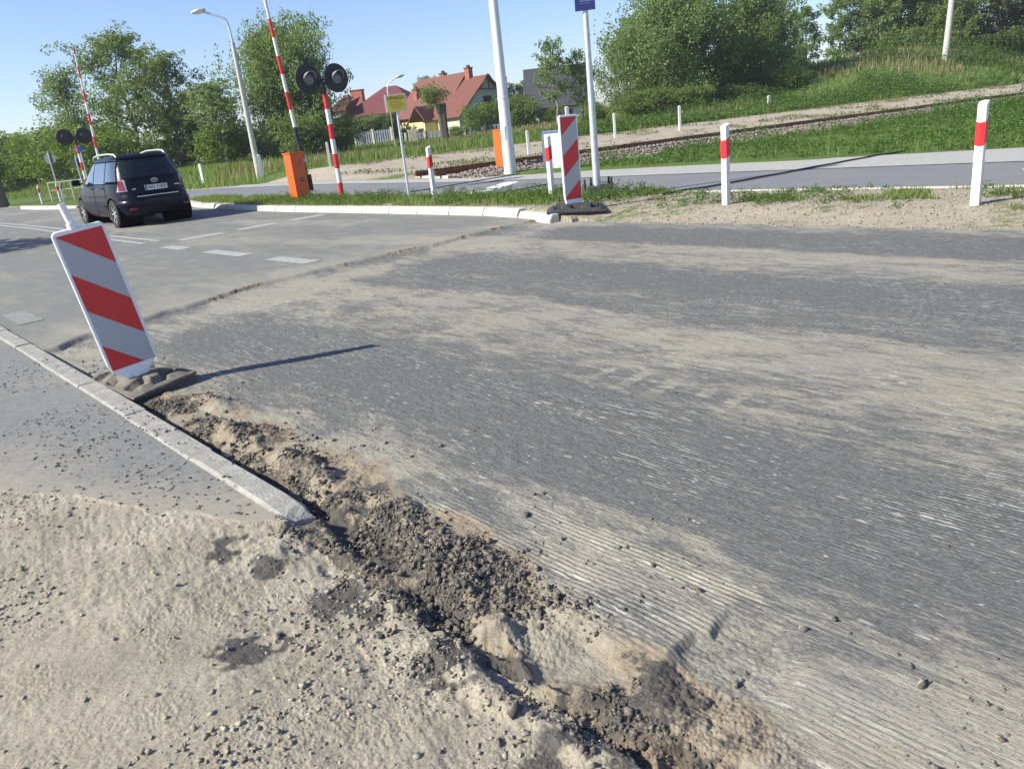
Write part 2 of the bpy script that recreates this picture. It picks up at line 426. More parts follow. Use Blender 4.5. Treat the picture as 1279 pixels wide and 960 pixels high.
def mat_pave(name):
    k = NT(name)
    D, K, G = attr(k, 'wear')
    P = k.geo()
    n1 = k.noise(P, 2.2, 5, .6); n2 = k.noise(P, 210, 4, .7)
    c = k.ramp(n2, [(.34, (.085, .085, .083)), (.52, (.20, .20, .193)), (.66, (.36, .355, .33))])
    c = k.mix(k.ramp(k.noise(P, 17, 5, .7), [(.42, 0.0), (.7, .55)]), c, (.30, .29, .26))
    n4 = k.noise(P, 62, 5, .8)
    c = k.mix(k.ramp(n4, [(.36, .75), (.47, 0.0)]), c, (.10, .095, .085))
    c = k.mix(k.ramp(n4, [(.58, 0.0), (.68, .6)]), c, (.40, .385, .34))
    c = k.mix(k.ramp(n1, [(.35, 0.0), (.7, .4)]), c, (.17, .172, .17))
    c = k.mix(k.math('MULTIPLY', k.ramp(k.math('ADD', D, k.math('MULTIPLY', k.math('SUBTRACT', k.noise(P, 18, 5, .7), .5), 1.2)), [(.3, 0.0), (.9, 1.0)]), .75), c, (.35, .31, .24))
    kk = k.ramp(k.math('ADD', K, k.math('MULTIPLY', k.math('SUBTRACT', k.noise(P, 70, 4, .7), .5), .8)), [(.4, 0.0), (.6, 1.0)])
    c = k.mix(kk, c, (.055, .053, .05))
    k.base(c); k.rough(.9)
    k.bump(n2, .9, .006)
    return k.m
def mat_verge(name):
    """gravelly verge, sand strip by the rails, soil under grass"""
    k = NT(name)
    D, K, G = attr(k, 'wear')                    # D gravel/sand 1 .. soil 0, K green cover
    P = k.geo()
    n1 = k.noise(P, 1.1, 6, .6); n2 = k.noise(P, 55, 5, .75); n3 = k.noise(P, 9, 5, .65)
    g_ = k.ramp(n1, [(.3, (.37, .315, .24)), (.6, (.45, .395, .31)), (.75, (.50, .45, .37))])
    g_ = k.mix(k.ramp(n2, [(.38, .7), (.55, 0.0)]), g_, (.22, .18, .14))
    g_ = k.mix(k.ramp(n3, [(.3, .4), (.5, 0.0)]), g_, (.31, .25, .19))
    soil = k.ramp(n3, [(.3, (.075, .085, .03)), (.55, (.13, .15, .05)), (.75, (.20, .19, .085))])
    c = k.mix(k.ramp(k.math('ADD', D, k.math('MULTIPLY', k.math('SUBTRACT', n3, .5), .7)), [(.35, 0.0), (.6, 1.0)]), soil, g_)
    gr = k.ramp(k.noise(P, 14, 5, .7), [(.3, (.06, .10, .02)), (.6, (.11, .165, .04)), (.8, (.2, .22, .07))])
    c = k.mix(k.ramp(k.math('ADD', K, k.math('MULTIPLY', k.math('SUBTRACT', k.noise(P, 6, 5, .7), .5), .9)), [(.42, 0.0), (.62, 1.0)]), c, gr)
    k.base(c); k.rough(.95); k.b.inputs['Specular IOR Level'].default_value = .15
    k.bump(k.math('ADD', n2, n3), .7, .03)
    return k.m
def mat_leaf(name, dark, light, hue2=None, trans=.35):
    k = NT(name)
    r = k.geo() and k.pos.outputs['Random Per Island']
    P = k.n('ShaderNodeTexCoord').outputs['Object']
    c = k.mix(r, dark, light)
    c = k.mix(k.ramp(k.noise(P, .9, 3), [(.35, 0.0), (.7, .6)]), c, hue2 or tuple(a * 1.25 for a in light))
    k.base(c); k.rough(.55); k.b.inputs['Specular IOR Level'].default_value = .3
    tr = k.n('ShaderNodeBsdfTranslucent'); mx = k.n('ShaderNodeMixShader'); mx.inputs[0].default_value = trans
    k.l(k.mix(.5, c, (light[0] * 1.5, light[1] * 1.5, light[2] * .8)), tr.inputs[0])
    k.l(k.b.outputs[0], mx.inputs[1]); k.l(tr.outputs[0], mx.inputs[2]); k.l(mx.outputs[0], k.out.inputs[0])
    return k.m

M = {}
M['milled'] = mat_road('milled_asphalt', True)
M['asphalt'] = mat_road('old_asphalt', False)
M['sand'] = mat_sand('sand')
M['pave'] = mat_pave('dusty_pavement')
M['verge'] = mat_verge('verge_ground')
def mat_plain_ground(name, stops, sc=140, bump=.4, var=None):
    k = NT(name); P = k.geo()
    n2 = k.noise(P, sc, 4, .7); n1 = k.noise(P, 1.3, 5, .6)
    c = k.ramp(n2, stops)
    if var: c = k.mix(k.ramp(n1, [(.4, 0.0), (.7, .6)]), c, var)
    k.base(c); k.rough(.9); k.bump(n2, bump, .004); return k
kk_ = mat_plain_ground('path_asphalt', [(.3, (.125, .127, .135)), (.6, (.175, .177, .185)), (.8, (.26, .26, .26))], var=(.20, .195, .18)); M['path'] = kk_.m
def mat_slabs():
    k = mat_plain_ground('concrete_slabs', [(.3, (.31, .305, .29)), (.6, (.39, .385, .365)), (.8, (.48, .47, .44))], var=(.42, .39, .33))
    b = k.n('ShaderNodeTexBrick'); b.inputs['Scale'].default_value = 5; b.inputs['Mortar Size'].default_value = .012
    b.inputs['Color1'].default_value = (1, 1, 1, 1); b.inputs['Color2'].default_value = (.9, .9, .9, 1); b.inputs['Mortar'].default_value = (.62, .6, .56, 1)
    k.l(k.mapped(rot=-RA), b.inputs[0])
    cur = k.b.inputs['Base Color'].links[0].from_socket
    k.base(k.mix(1.0, cur, b.outputs[0], 'MULTIPLY')); return k.m
M['slab'] = mat_slabs()
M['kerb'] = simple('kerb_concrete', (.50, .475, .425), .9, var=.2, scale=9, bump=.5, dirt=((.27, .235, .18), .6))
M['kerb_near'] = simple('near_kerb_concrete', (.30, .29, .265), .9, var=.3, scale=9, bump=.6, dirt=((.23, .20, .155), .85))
def mat_mark():
    k = NT('worn_road_paint'); P = k.geo()
    n = k.noise(P, 45, 5, .75)
    c = k.ramp(n, [(.42, (.17, .17, .16)), (.54, (.40, .40, .375)), (.74, (.54, .54, .51))])
    k.base(c); k.rough(.8); k.bump(n, .3, .003); return k.m
M['mark'] = mat_mark()
M['white'] = simple('white_plastic', (.72, .72, .71), .35, var=.05, dirt=((.45, .42, .36), .35))
M['board_white'] = simple('grey_reflective_sheet', (.42, .43, .44), .45, var=.04, scale=40)
M['board_edge'] = simple('white_board_edge', (.84, .84, .84), .4, var=.05, dirt=((.5, .46, .4), .3))
M['red'] = simple('red_sheeting', (.60, .030, .032), .42, var=.08, scale=30)
M['redpaint'] = simple('red_paint', (.60, .02, .025), .35, var=.12, scale=12, dirt=((.35, .1, .08), .3))
M['whitepaint'] = simple('white_paint', (.68, .68, .67), .4, var=.07, dirt=((.5, .48, .42), .3))
M['orange'] = simple('orange_enamel', (.66, .105, .012), .4, var=.1, scale=3, dirt=((.45, .12, .04), .25))
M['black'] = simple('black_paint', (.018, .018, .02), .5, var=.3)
M['rubber'] = simple('dusty_rubber', (.135, .12, .10), .9, var=.35, scale=10, bump=.4, dirt=((.30, .26, .2), .7))
M['blackrubber'] = simple('black_rubber', (.035, .035, .038), .75, var=.4, scale=10, bump=.4, dirt=((.13, .12, .11), .5))
M['galv'] = simple('galvanised_steel', (.55, .57, .58), .45, metal=.55, var=.15, scale=14)
M['lens'] = simple('dark_grey_lens', (.16, .16, .165), .25, var=.1)
M['hood'] = simple('grey_hood', (.20, .20, .21), .6, var=.1)
M['yellow'] = simple('faded_yellow_sign', (.38, .34, .05), .5, var=.12, scale=8)
M['blue'] = simple('dark_blue_sign', (.018, .025, .13), .4, var=.1)
M['bluelid'] = simple('blue_grey_lid', (.18, .27, .48), .4, var=.1)
M['brightblue'] = simple('round_blue_sign', (.03, .16, .62), .4)
M['concrete'] = simple('pole_concrete', (.46, .44, .40), .9, var=.15, scale=5, bump=.3)
M['rail'] = simple('rusty_rail', (.15, .062, .035), .8, var=.35, scale=9, bump=.3)
M['railtop'] = simple('dull_rail_head', (.15, .10, .08), .55, metal=.3, var=.2)
M['sleeper'] = simple('concrete_sleeper', (.46, .43, .37), .9, var=.2, bump=.3, dirt=((.28, .2, .14), .5))
M['ballast'] = simple('ballast_stone', (.30, .255, .22), .9, var=.4, scale=2)
M['bark'] = simple('tree_bark', (.13, .11, .085), .95, var=.4, scale=8, bump=.5)
M['barkpale'] = simple('pale_bark', (.22, .2, .16), .9, var=.5, scale=6, bump=.4)
M['greysign'] = simple('back_of_sign', (.17, .18, .19), .6, metal=.3)
M['leaf_mid'] = mat_leaf('leaf_mid_green', (.070, .112, .030), (.180, .245, .070), trans=.48)
M['leaf_willow'] = mat_leaf('leaf_willow', (.085, .135, .042), (.195, .265, .095), trans=.45)
M['leaf_dark'] = mat_leaf('leaf_dark', (.035, .066, .020), (.090, .140, .040), trans=.38)
M['leaf_pine'] = mat_leaf('leaf_pine', (.030, .052, .020), (.085, .11, .048), (.095, .09, .05), trans=.2)
M['leaf_bright'] = mat_leaf('leaf_bright', (.065, .12, .012), (.15, .225, .030), trans=.4)
M['grass'] = mat_leaf('grass_blades', (.075, .135, .022), (.18, .25, .055), (.19, .23, .07), trans=.45)
M['grass_dry'] = mat_leaf('dry_grass', (.13, .13, .055), (.27, .24, .11), (.24, .19, .11), trans=.35)
M['weed'] = mat_leaf('weed_leaves', (.035, .075, .015), (.095, .165, .034), trans=.35)

# ------------------------------------------------------------------ mesh helpers
def link(o, parent=None):
    COL.objects.link(o)
    if parent is not None: o.parent = parent
    return o
def tag(o, label=None, cat=None, group=None, kind=None):
    if label: o['label'] = label
    if cat: o['category'] = cat
    if group: o['group'] = group
    if kind: o['kind'] = kind
    return o
def empty(name, loc, rz=0, label=None, cat=None, group=None):
    o = bpy.data.objects.new(name, None); o.empty_display_size = .2
    o.location = loc; o.rotation_euler = (0, 0, rz)
    link(o); return tag(o, label, cat, group)
def np_mesh(name, verts, quads=None, tris=None, smooth=False):
    me = bpy.data.meshes.new(name)
    nq = 0 if quads is None else len(quads); nt = 0 if tris is None else len(tris)
    me.vertices.add(len(verts)); me.vertices.foreach_set('co', np.asarray(verts, dtype=np.float32).ravel())
    idx = []
    if nq: idx.append(np.asarray(quads, dtype=np.int32).ravel())
    if nt: idx.append(np.asarray(tris, dtype=np.int32).ravel())
    idx = np.concatenate(idx)
    me.loops.add(len(idx)); me.loops.foreach_set('vertex_index', idx)
    me.polygons.add(nq + nt)
    st = np.concatenate([np.arange(nq) * 4, nq * 4 + np.arange(nt) * 3]).astype(np.int32)
    me.polygons.foreach_set('loop_start', st)
    if smooth: me.polygons.foreach_set('use_smooth', np.ones(nq + nt, dtype=bool))
    me.update(calc_edges=True); me.validate()
    return me
def np_obj(name, me, mat, parent=None, kind=None):
    o = bpy.data.objects.new(name, me)
    if mat: me.materials.append(mat)
    link(o, parent)
    if kind: o['kind'] = kind
    return o
class MB:
    """collects shapes; build() links them as ONE mesh object"""
    def __init__(s): s.bm = bmesh.new()
    def box(s, c, d, rot=None, bev=0):
        mt = Matrix.Translation(c)
        if rot is not None: mt = mt @ (rot if isinstance(rot, Matrix) else Matrix.Rotation(rot, 4, 'Z'))
        r = bmesh.ops.create_cube(s.bm, size=1, matrix=mt @ Matrix.Diagonal((d[0], d[1], d[2], 1)))
        if bev:
            es = list({e for v in r['verts'] for e in v.link_edges})
            bmesh.ops.bevel(s.bm, geom=es, offset=bev, segments=2, affect='EDGES', profile=.6)
        return s
    def tube(s, pts, rad, seg=12, cap=True):
        pts = [Vector(p) for p in pts]
        if not isinstance(rad, (list, tuple)): rad = [rad] * len(pts)
        rings = []
        ref = None
        for i, p in enumerate(pts):
            a = pts[max(0, i - 1)]; b = pts[min(len(pts) - 1, i + 1)]
            t = (b - a).normalized()
            if ref is None or abs(ref.dot(t)) > .98: ref = Vector((1, 0, 0)) if abs(t.x) < .9 else Vector((0, 1, 0))
            x = (ref - t * ref.dot(t)).normalized(); y = t.cross(x); ref = x
            rings.append([s.bm.verts.new(p + (x * math.cos(k * 2 * math.pi / seg) + y * math.sin(k * 2 * math.pi / seg)) * rad[i]) for k in range(seg)])
        for A, B in zip(rings, rings[1:]):
            for k in range(seg): s.bm.faces.new((A[k], A[(k + 1) % seg], B[(k + 1) % seg], B[k]))
        if cap:
            s.bm.faces.new(rings[0][::-1]); s.bm.faces.new(rings[-1])
        return s
    def prism(s, poly, z0, z1, mt=None):
        mt = mt or Matrix.Identity(4)
        a = [s.bm.verts.new(mt @ Vector((x, y, z0))) for x, y in poly]; b = [s.bm.verts.new(mt @ Vector((x, y, z1))) for x, y in poly]
        n = len(poly)
        for k in range(n): s.bm.faces.new((a[k], a[(k + 1) % n], b[(k + 1) % n], b[k]))
        s.bm.faces.new(a[::-1]); s.bm.faces.new(b); return s
    def poly(s, pts):
        s.bm.faces.new([s.bm.verts.new(p) for p in pts]); return s
    def lathe(s, prof, mt=None, seg=24):
        """prof: (radius, height) pairs round local z"""
        mt = mt or Matrix.Identity(4); rings = []
        for r, z in prof:
            rings.append([s.bm.verts.new(mt @ Vector((r * math.cos(k * 2 * math.pi / seg), r * math.sin(k * 2 * math.pi / seg), z))) for k in range(seg)])
        for A, B in zip(rings, rings[1:]):
            for k in range(seg): s.bm.faces.new((A[k], A[(k + 1) % seg], B[(k + 1) % seg], B[k]))
        s.bm.faces.new(rings[0][::-1]); s.bm.faces.new(rings[-1]); return s
    def build(s, name, mat, parent=None, smooth=False, bev=0, fixn=True):
        if fixn: bmesh.ops.recalc_face_normals(s.bm, faces=s.bm.faces)
        me = bpy.data.meshes.new(name); s.bm.to_mesh(me); s.bm.free()
        if smooth:
            for p in me.polygons: p.use_smooth = True
            try: me.set_sharp_from_angle(angle=R(35))
            except Exception: pass
        me.materials.append(mat)
        o = bpy.data.objects.new(name, me); link(o, parent)
        if bev:
            b = o.modifiers.new('bevel', 'BEVEL'); b.width = bev; b.segments = 2; b.limit_method = 'ANGLE'; b.angle_limit = R(40)
        return o
def text_obj(name, body, size, mat, parent, mt, extrude=.001, sx=1.0, bold=0):
    cu = bpy.data.curves.new(name, 'FONT'); cu.body = body; cu.size = size; cu.align_x = 'CENTER'; cu.align_y = 'CENTER'; cu.extrude = extrude; cu.offset = bold
    tmp = bpy.data.objects.new(name, cu); COL.objects.link(tmp)
    dg = bpy.context.evaluated_depsgraph_get()
    me = bpy.data.meshes.new_from_object(tmp.evaluated_get(dg))
    bpy.data.objects.remove(tmp)
    me.materials.clear(); me.materials.append(mat)
    o = bpy.data.objects.new(name, me); link(o, parent)
    o.matrix_local = mt @ Matrix.Diagonal((sx, 1, 1, 1))
    return o
def facing(yaw, loc, tilt=0):
    """matrix for a flat thing whose +Z face looks along -Y turned by yaw, text upright"""
    return Matrix.Translation(loc) @ Matrix.Rotation(yaw, 4, 'Z') @ Matrix.Rotation(R(90) + tilt, 4, 'X')

# ------------------------------------------------------------------ ground sheets
rng = np.random.default_rng(7)
def polar_grid(a0, a1, na, radii):
    A = np.linspace(a0, a1, na)
    Rr = np.asarray(radii)
    AA, RR = np.meshgrid(A, Rr)
    return RR * np.sin(AA), RR * np.cos(AA)
def ground_parts(x, y, prefix, detail=True):
    shp = x.shape
    z, dust, clod, groove, zone, s, n, u, v = land(x.ravel(), y.ravel(), detail)
    dist = np.hypot(x, y).ravel()
    # verge cover masks
    vg = zone == 4
    strip = ss(1.5, 3.2, v) * (1 - ss(11.0, 13.5, v + (fbm(u, v, .5, 2, 301) - .5) * 2))
    gravel = np.where(n < 10.9, .95, 0) 
    gravel = np.where((n < 10.9) & (s > 7.2), .55, gravel); gravel = np.where((n < 10.9) & (s > 24), 1.0, gravel)
    gravel = np.maximum(gravel, strip * .95)
    gravel = np.maximum(gravel, ss(2.6, 1.8, np.abs(v)) * .9)
    gravel = np.maximum(gravel, np.where((s > 25) & (n < 25), .8 * ss(60, 45, s), 0))
    green = np.where((n > 8) & (n < 10.9), .42 * (.4 + fbm(x.ravel(), y.ravel(), 1.1, 3, 302)), 0)
    green = np.where((n < 10.3) & (s > 7.4) & (s < 24), .36, green); green = np.where((n < 10.9) & (s >= 24), 0, green)
    green = np.maximum(green, strip * .36 * ss(.35, .65, fbm(u, v, .35, 3, 303)) + strip * .3 * np.exp(-((v - 3.2) / 1.2) ** 2))
    green = np.maximum(green, ss(12.5, 14.5, v) * .95)
    green = np.maximum(green, np.where((v < -2.2) & (n > 15), .9, 0))
    dust = np.where(vg, gravel, dust); clod = np.where(vg, green * (1 - .0 * gravel), clod)
    idx = np.arange(x.size).reshape(shp)
    q = np.stack([idx[:-1, :-1], idx[1:, :-1], idx[1:, 1:], idx[:-1, 1:]], -1).reshape(-1, 4)
    zq = np.sort(zone[q], axis=1)[:, 2]
    verts = np.stack([x.ravel(), y.ravel(), z], 1)
    wear = np.stack([dust, clod, groove, np.ones_like(dust)], 1).astype(np.float32)
    names = {0: ('milled_road', 'milled'), 1: ('road', 'asphalt'), 2: ('sand_shoulder', 'sand'), 3: ('side_pavement', 'pave'), 4: ('ground', 'verge')}
    for zi, (nm, mk) in names.items():
        sel = q[zq == zi]
        if not len(sel): continue
        used, inv = np.unique(sel, return_inverse=True)
        me = np_mesh(nm, verts[used], quads=inv.reshape(-1, 4), smooth=True)
        ca = me.color_attributes.new('wear', 'FLOAT_COLOR', 'POINT')
        ca.data.foreach_set('color', wear[used].ravel())
        np_obj(nm, me, M[mk], kind='structure')
radii = []
r_ = .75
while r_ < 700:
    radii.append(r_)
    k_ = .0024 if r_ < 4 else (.0036 if r_ < 7 else (.0048 if r_ < 22 else (.010 if r_ < 90 else .04)))
    r_ *= 1 + k_
gx, gy = polar_grid(R(-47), R(47), 1250, radii)
ground_parts(gx, gy, 'front')
# the rest of the land, out of the photograph, coarser
radii2 = [.75 * 1.06 ** k for k in range(int(math.log(700 / .75) / math.log(1.06)) + 2)]
radii2[-1] = radii[-1]
gx, gy = polar_grid(R(47), R(313), 300, radii2)
ground_parts(gx, gy, 'back', False)
gx, gy = polar_grid(R(0), R(360), 90, [.02, .2, .4, .6, .75])
ground_parts(gx, gy, 'feet', False)
far = MB()
far.poly([(math.cos(k * math.pi / 24) * 4000, math.sin(k * math.pi / 24) * 4000, -3.0) for k in range(48)])
far_o = far.build('far_ground', M['verge']); far_o['kind'] = 'structure'

# sheets over the bed: the bike path and the paved walk beside it
def sheet(name, left, right, z, mat):
    """a paved strip between two edge lines given as (s, n) points, following the rise towards the crossing"""
    S = np.linspace(-8, 44, 105); V = []
    for s_ in S:
        cr = .10 * float(ss(16, 26, np.array(s_)) * (1 - ss(33, 42, np.array(s_))))
        for ed in (left, right):
            n_ = float(np.interp(s_, [p[0] for p in ed], [p[1] for p in ed])); V.append((*W(s_, n_)[:2], z + cr))
    i = np.arange(len(S) - 1)[:, None] * 2
    return np_obj(name, np_mesh(name, V, quads=np.hstack([i, i + 1, i + 3, i + 2])), mat, kind='structure')
sheet('bike_path', [(-8, 10.72), (9, 10.72), (12.5, 10.3), (27, 10.25), (44, 11.3)], [(-8, 13.68), (27, 13.68), (44, 13.9)], .058, M['path'])
sheet('paved_walk', [(-8, 13.70), (27, 13.70), (44, 13.92)], [(-8, 17.0), (4, 16.25), (8, 15.9), (14, 15.5), (18.5, 14.7), (27, 14.7), (44, 15.7)], .066, M['slab'])
sheet('crossing_apron', [(-8, 8.9), (24.9, 8.9), (25, 8.9), (36, 9.2), (36.1, 10.9), (44, 11.3)], [(-8, 8.9), (24.9, 8.9), (25, 10.7), (27, 10.7), (36, 11.0), (36.1, 10.9), (44, 11.3)], .052, M['asphalt']) if False else None
mb = MB()
for k in range(-8, 9):                      # edging stones along the verge
    mb.box(W(k + .5, 10.68, .02), (.994, .08, .10), RA, .006)
tag(mb.build('path_edging', M['kerb'], smooth=False), 'low pale concrete edging between gravel verge and bike path', 'edging')
# markings
def marks(name, quads, z0, mat=None):
    mb = MB()
    for qd in quads:
        mb.poly([(*W(s, n)[:2], gz(*W(s, n)[:2]) + z0) for s, n in qd])
    o = mb.build(name, mat or M['mark']); o['kind'] = 'structure'; return o
ROADQ = []
for s0, s1 in ((8.85, 9.95), (10.8, 12.2), (13.15, 14.1)):
    ROADQ.append([(s0, 4.42), (s1, 4.42), (s1, 4.66), (s0, 4.66)])
for k in range(3):
    n0 = 5.05 + k * 1.18
    ROADQ.append([(14.62 + k * .12, n0), (15.02 + k * .12, n0), (15.05 + k * .14, n0 + .82), (14.65 + k * .14, n0 + .82)])
for n0 in (4.52, 4.80):
    for k in range(12):
        ROADQ.append([(15.4 + k * 3, n0), (18.4 + k * 3, n0), (18.4 + k * 3, n0 + .12), (15.4 + k * 3, n0 + .12)])
FAINT = [[(8.85, 1.30), (9.8, 1.30), (9.8, 1.52), (8.85, 1.52)]]
ROADQ.append([(15.0, 1.30), (11.6, 1.30), (11.6, 1.5), (15.0, 1.5)])
ROADQ.append([(42, 8.2), (43, 8.2), (43, 8.4), (42, 8.4)])
marks('road_markings', ROADQ, .005)
fm_ = NT('faded_road_paint'); fm_.base(fm_.ramp(fm_.noise(fm_.geo(), 40, 5, .75), [(.42, (.16, .16, .15)), (.6, (.25, .25, .235)), (.8, (.36, .36, .33))])); fm_.rough(.9)
marks('faded_road_marking', FAINT, .005, fm_.m)
mb = MB()
for qd in ([(13.15, 10.8), (13.65, 10.8), (13.95, 11.6), (13.45, 11.6)], [(13.6, 11.9), (14.1, 11.9), (14.9, 13.3), (14.4, 13.3)], [(1.6, 12.5), (3.4, 12.5), (3.4, 12.6), (1.6, 12.6)]):
    mb.poly([(*W(s, n)[:2], .0625) for s, n in qd])
o = mb.build('path_markings', simple('fresh_white_paint', (.74, .73, .70), .8, var=.1, scale=30)); o['kind'] = 'structure'

# ------------------------------------------------------------------ kerbs
def kerb_stone(name, mat, L, w, h, bev, slope=0):
    mb = MB(); prof = [(-w / 2, -.12), (w / 2, -.12), (w / 2, h), (-w / 2 + slope, h), (-w / 2, h * .35)]
    a = [mb.bm.verts.new((-L / 2, y, z)) for y, z in prof]; b = [mb.bm.verts.new((L / 2, y, z)) for y, z in prof]
    n_ = len(prof)
    for k in range(n_): mb.bm.faces.new((a[k], b[k], b[(k + 1) % n_], a[(k + 1) % n_]))
    mb.bm.faces.new(a); mb.bm.faces.new(b[::-1])
    return mb.build(name, mat, bev=bev)
k0 = kerb_stone('kerb_stone', M['kerb_near'], .992, .118, .0, .012)
def broken_stone():
    r3 = random.Random(8); mb = MB(); rings = []
    for x_, dr, jt in ((-.496, .034, .012), (-.47, .018, .010), (-.43, .006, .004), (-.30, .0, .001), (.0, .0, .001), (.496, 0, 0)):
        rings.append([mb.bm.verts.new((x_ + r3.uniform(-jt, jt), y + r3.uniform(-jt, jt) * .7, z - (dr + r3.uniform(0, jt) if z > -.1 else 0))) for y, z in ((-.059, -.12), (.059, -.12), (.059, -.012), (.045, 0), (0, 0), (-.045, 0), (-.059, -.012))])
    for A, B in zip(rings, rings[1:]):
        for k in range(7): mb.bm.faces.new((A[k], B[k], B[(k + 1) % 7], A[(k + 1) % 7]))
    mb.bm.faces.new(rings[0]); mb.bm.faces.new(rings[-1][::-1])
    return mb.build('kerb_stone', M['kerb_near'])
rr = random.Random(3)
NEAR = 'flush grey kerb stones edging the near pavement'
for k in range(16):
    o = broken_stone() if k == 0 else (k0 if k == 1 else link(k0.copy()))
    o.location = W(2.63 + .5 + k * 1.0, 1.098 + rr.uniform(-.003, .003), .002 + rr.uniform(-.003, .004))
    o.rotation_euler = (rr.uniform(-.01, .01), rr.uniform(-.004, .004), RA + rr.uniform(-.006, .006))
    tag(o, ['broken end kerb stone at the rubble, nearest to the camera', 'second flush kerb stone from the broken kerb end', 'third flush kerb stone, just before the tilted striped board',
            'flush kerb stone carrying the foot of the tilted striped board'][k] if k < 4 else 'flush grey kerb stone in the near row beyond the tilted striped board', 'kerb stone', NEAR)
k1 = kerb_stone('kerb_stone', M['kerb'], .992, .17, .125, .018, .05)
FAR = 'raised pale kerb stones along the far side'
pts = []
s_ = 8.0
while s_ < 25.5:
    pts.append(s_); s_ += 1.0
for k, s_ in enumerate(pts):
    a = W(s_, kerb_n(s_)); b = W(s_ + 1.0, kerb_n(s_ + 1.0))
    o = k1 if k == 0 else link(k1.copy())
    yaw = math.atan2(b[1] - a[1], b[0] - a[0])
    o.location = ((a[0] + b[0]) / 2 + nx * .0, (a[1] + b[1]) / 2, 0.0 + (-.035 if k == 0 else 0) + .09 * float(ss(16, 26, np.array(s_))))
    # local -y must face the road (towards -n)
    o.rotation_euler = (rr.uniform(-.01, .01), rr.uniform(-.004, .004), yaw + math.pi + rr.uniform(-.006, .006))
    o.scale = (1.0 + (.01 if k < 3 else 0), -1, 1) if False else (1, 1, 1)
    tag(o, 'sunken end kerb stone beside the upright striped board' if k == 0 else 'raised pale kerb stone in the long row along the grass verge', 'kerb stone', FAR)
mb = MB()
for k in range(9):
    mb.box(W(36.5 + k * 1.2, 8.55 + .0 * k, .05), (1.19, .18, .22), RA, .02)
for k in range(8):
    pass
tag(mb.build('kerb_island', M['kerb']), 'pale raised kerb beyond the crossing, left of the car', 'kerb')

# ------------------------------------------------------------------ railway
def rail_mesh(name, mat, u0, u1, v0, z0, parent, top=False):
    prof = [(-.07, 0), (.07, 0), (.07, .02), (.015, .045), (.015, .11), (.035, .125), (.035, .155), (-.035, .155), (-.035, .125), (-.015, .11), (-.015, .045), (-.07, .02)]
    mb = MB(); A = []
    for u in (u0, u1):
        A.append([mb.bm.verts.new((u, v0 + y, z0 + z)) for y, z in prof])
    n_ = len(prof)
    for k in range(n_): mb.bm.faces.new((A[0][k], A[1][k], A[1][(k + 1) % n_], A[0][(k + 1) % n_]))
    mb.bm.faces.new(A[0]); mb.bm.faces.new(A[1][::-1])
    return mb.build(name, mat, parent)
track = empty('railway_track', (*T0, 0), TA, 'rusty single railway track on grey ballast with pale concrete sleepers', 'railway track')
rail_mesh('rail', M['rail'], .9, 120, 0, .15, track); rail_mesh('rail', M['rail'], .9, 120, 1.50, .15, track)
for v0 in (0, 1.5):
    MB().box((60.45, v0, .3075), (119.1, .05, .005)).build('rail_head', M['railtop'], track.children[0 if v0 == 0 else 1])
sm = MB().box((0, 0, 0), (.24, 2.5, .16), bev=.02).build('sleeper', M['sleeper'], track)
for k in range(95):
    o = sm if k == 0 else link(sm.copy(), track)
    o.location = (k * .62 + 1.2, .75, .07 + .01 * math.sin(k * 7.3))
# ballast stones, both shoulders
def rocks(name, P3, size, mat, seed, flat=.7, kind='stuff', parent=None):
    """many small angular stones in one mesh: squashed, jittered octahedra with a waist"""
    g = np.random.default_rng(seed); N = len(P3)
    base = np.array([(-1, -1, -1), (1, -1, -1), (1, 1, -1), (-1, 1, -1), (-1, -1, 1), (1, -1, 1), (1, 1, 1), (-1, 1, 1)]) * .62
    qd = np.array([(0, 3, 2, 1), (4, 5, 6, 7), (0, 1, 5, 4), (1, 2, 6, 5), (2, 3, 7, 6), (3, 0, 4, 7)])
    V = np.repeat(base[None], N, 0) + (g.random((N, 8, 3)) - .5) * .95
    V *= np.array([1, .75, flat]) * (.65 + .7 * g.random((N, 1, 3))) * (np.asarray(size).reshape(-1, 1, 1))
    a = g.random(N) * 6.283; ca, sa = np.cos(a), np.sin(a)
    tl = (g.random(N) - .5) * .9; ct, st_ = np.cos(tl), np.sin(tl)
    x, y, z = V[..., 0].copy(), V[..., 1].copy(), V[..., 2].copy()
    y, z = y * ct[:, None] - z * st_[:, None], y * st_[:, None] + z * ct[:, None]
    x, y = x * ca[:, None] - y * sa[:, None], x * sa[:, None] + y * ca[:, None]
    V = np.stack([x, y, z], -1) + np.asarray(P3)[:, None, :]
    Q = (qd[None] + (np.arange(N) * 8)[:, None, None]).reshape(-1, 4)
    tris = np.concatenate([Q[:, [0, 1, 2]], Q[:, [0, 2, 3]]])
    me = np_mesh(name, V.reshape(-1, 3), tris=tris, smooth=False)
    return np_obj(name, me, mat, parent, kind)
def mat_stones(name, cols):
    k = NT(name); k.geo(); r = k.pos.outputs['Random Per Island']
    c = k.ramp(r, [(i / (len(cols) - 1), cc) for i, cc in enumerate(cols)])
    c = k.mix(k.ramp(k.noise(k.geo(), 120, 3, .7), [(.4, .5), (.6, 0.0)]), c, tuple(x * .55 for x in cols[1]))
    k.base(c); k.rough(.9); k.bump(k.noise(k.geo(), 160, 4), .5, .003); return k.m
M['ballast'] = mat_stones('ballast_stones', [(.17, .135, .11), (.26, .215, .185), (.20, .18, .16), (.33, .28, .245), (.15, .10, .075)])
M['pebble'] = mat_stones('pebbles', [(.36, .31, .235), (.24, .215, .175), (.42, .375, .30), (.17, .155, .135), (.33, .26, .18)])
M['clod'] = mat_stones('asphalt_clods', [(.05, .048, .046), (.10, .092, .082), (.20, .175, .14), (.13, .115, .095), (.07, .067, .063)])
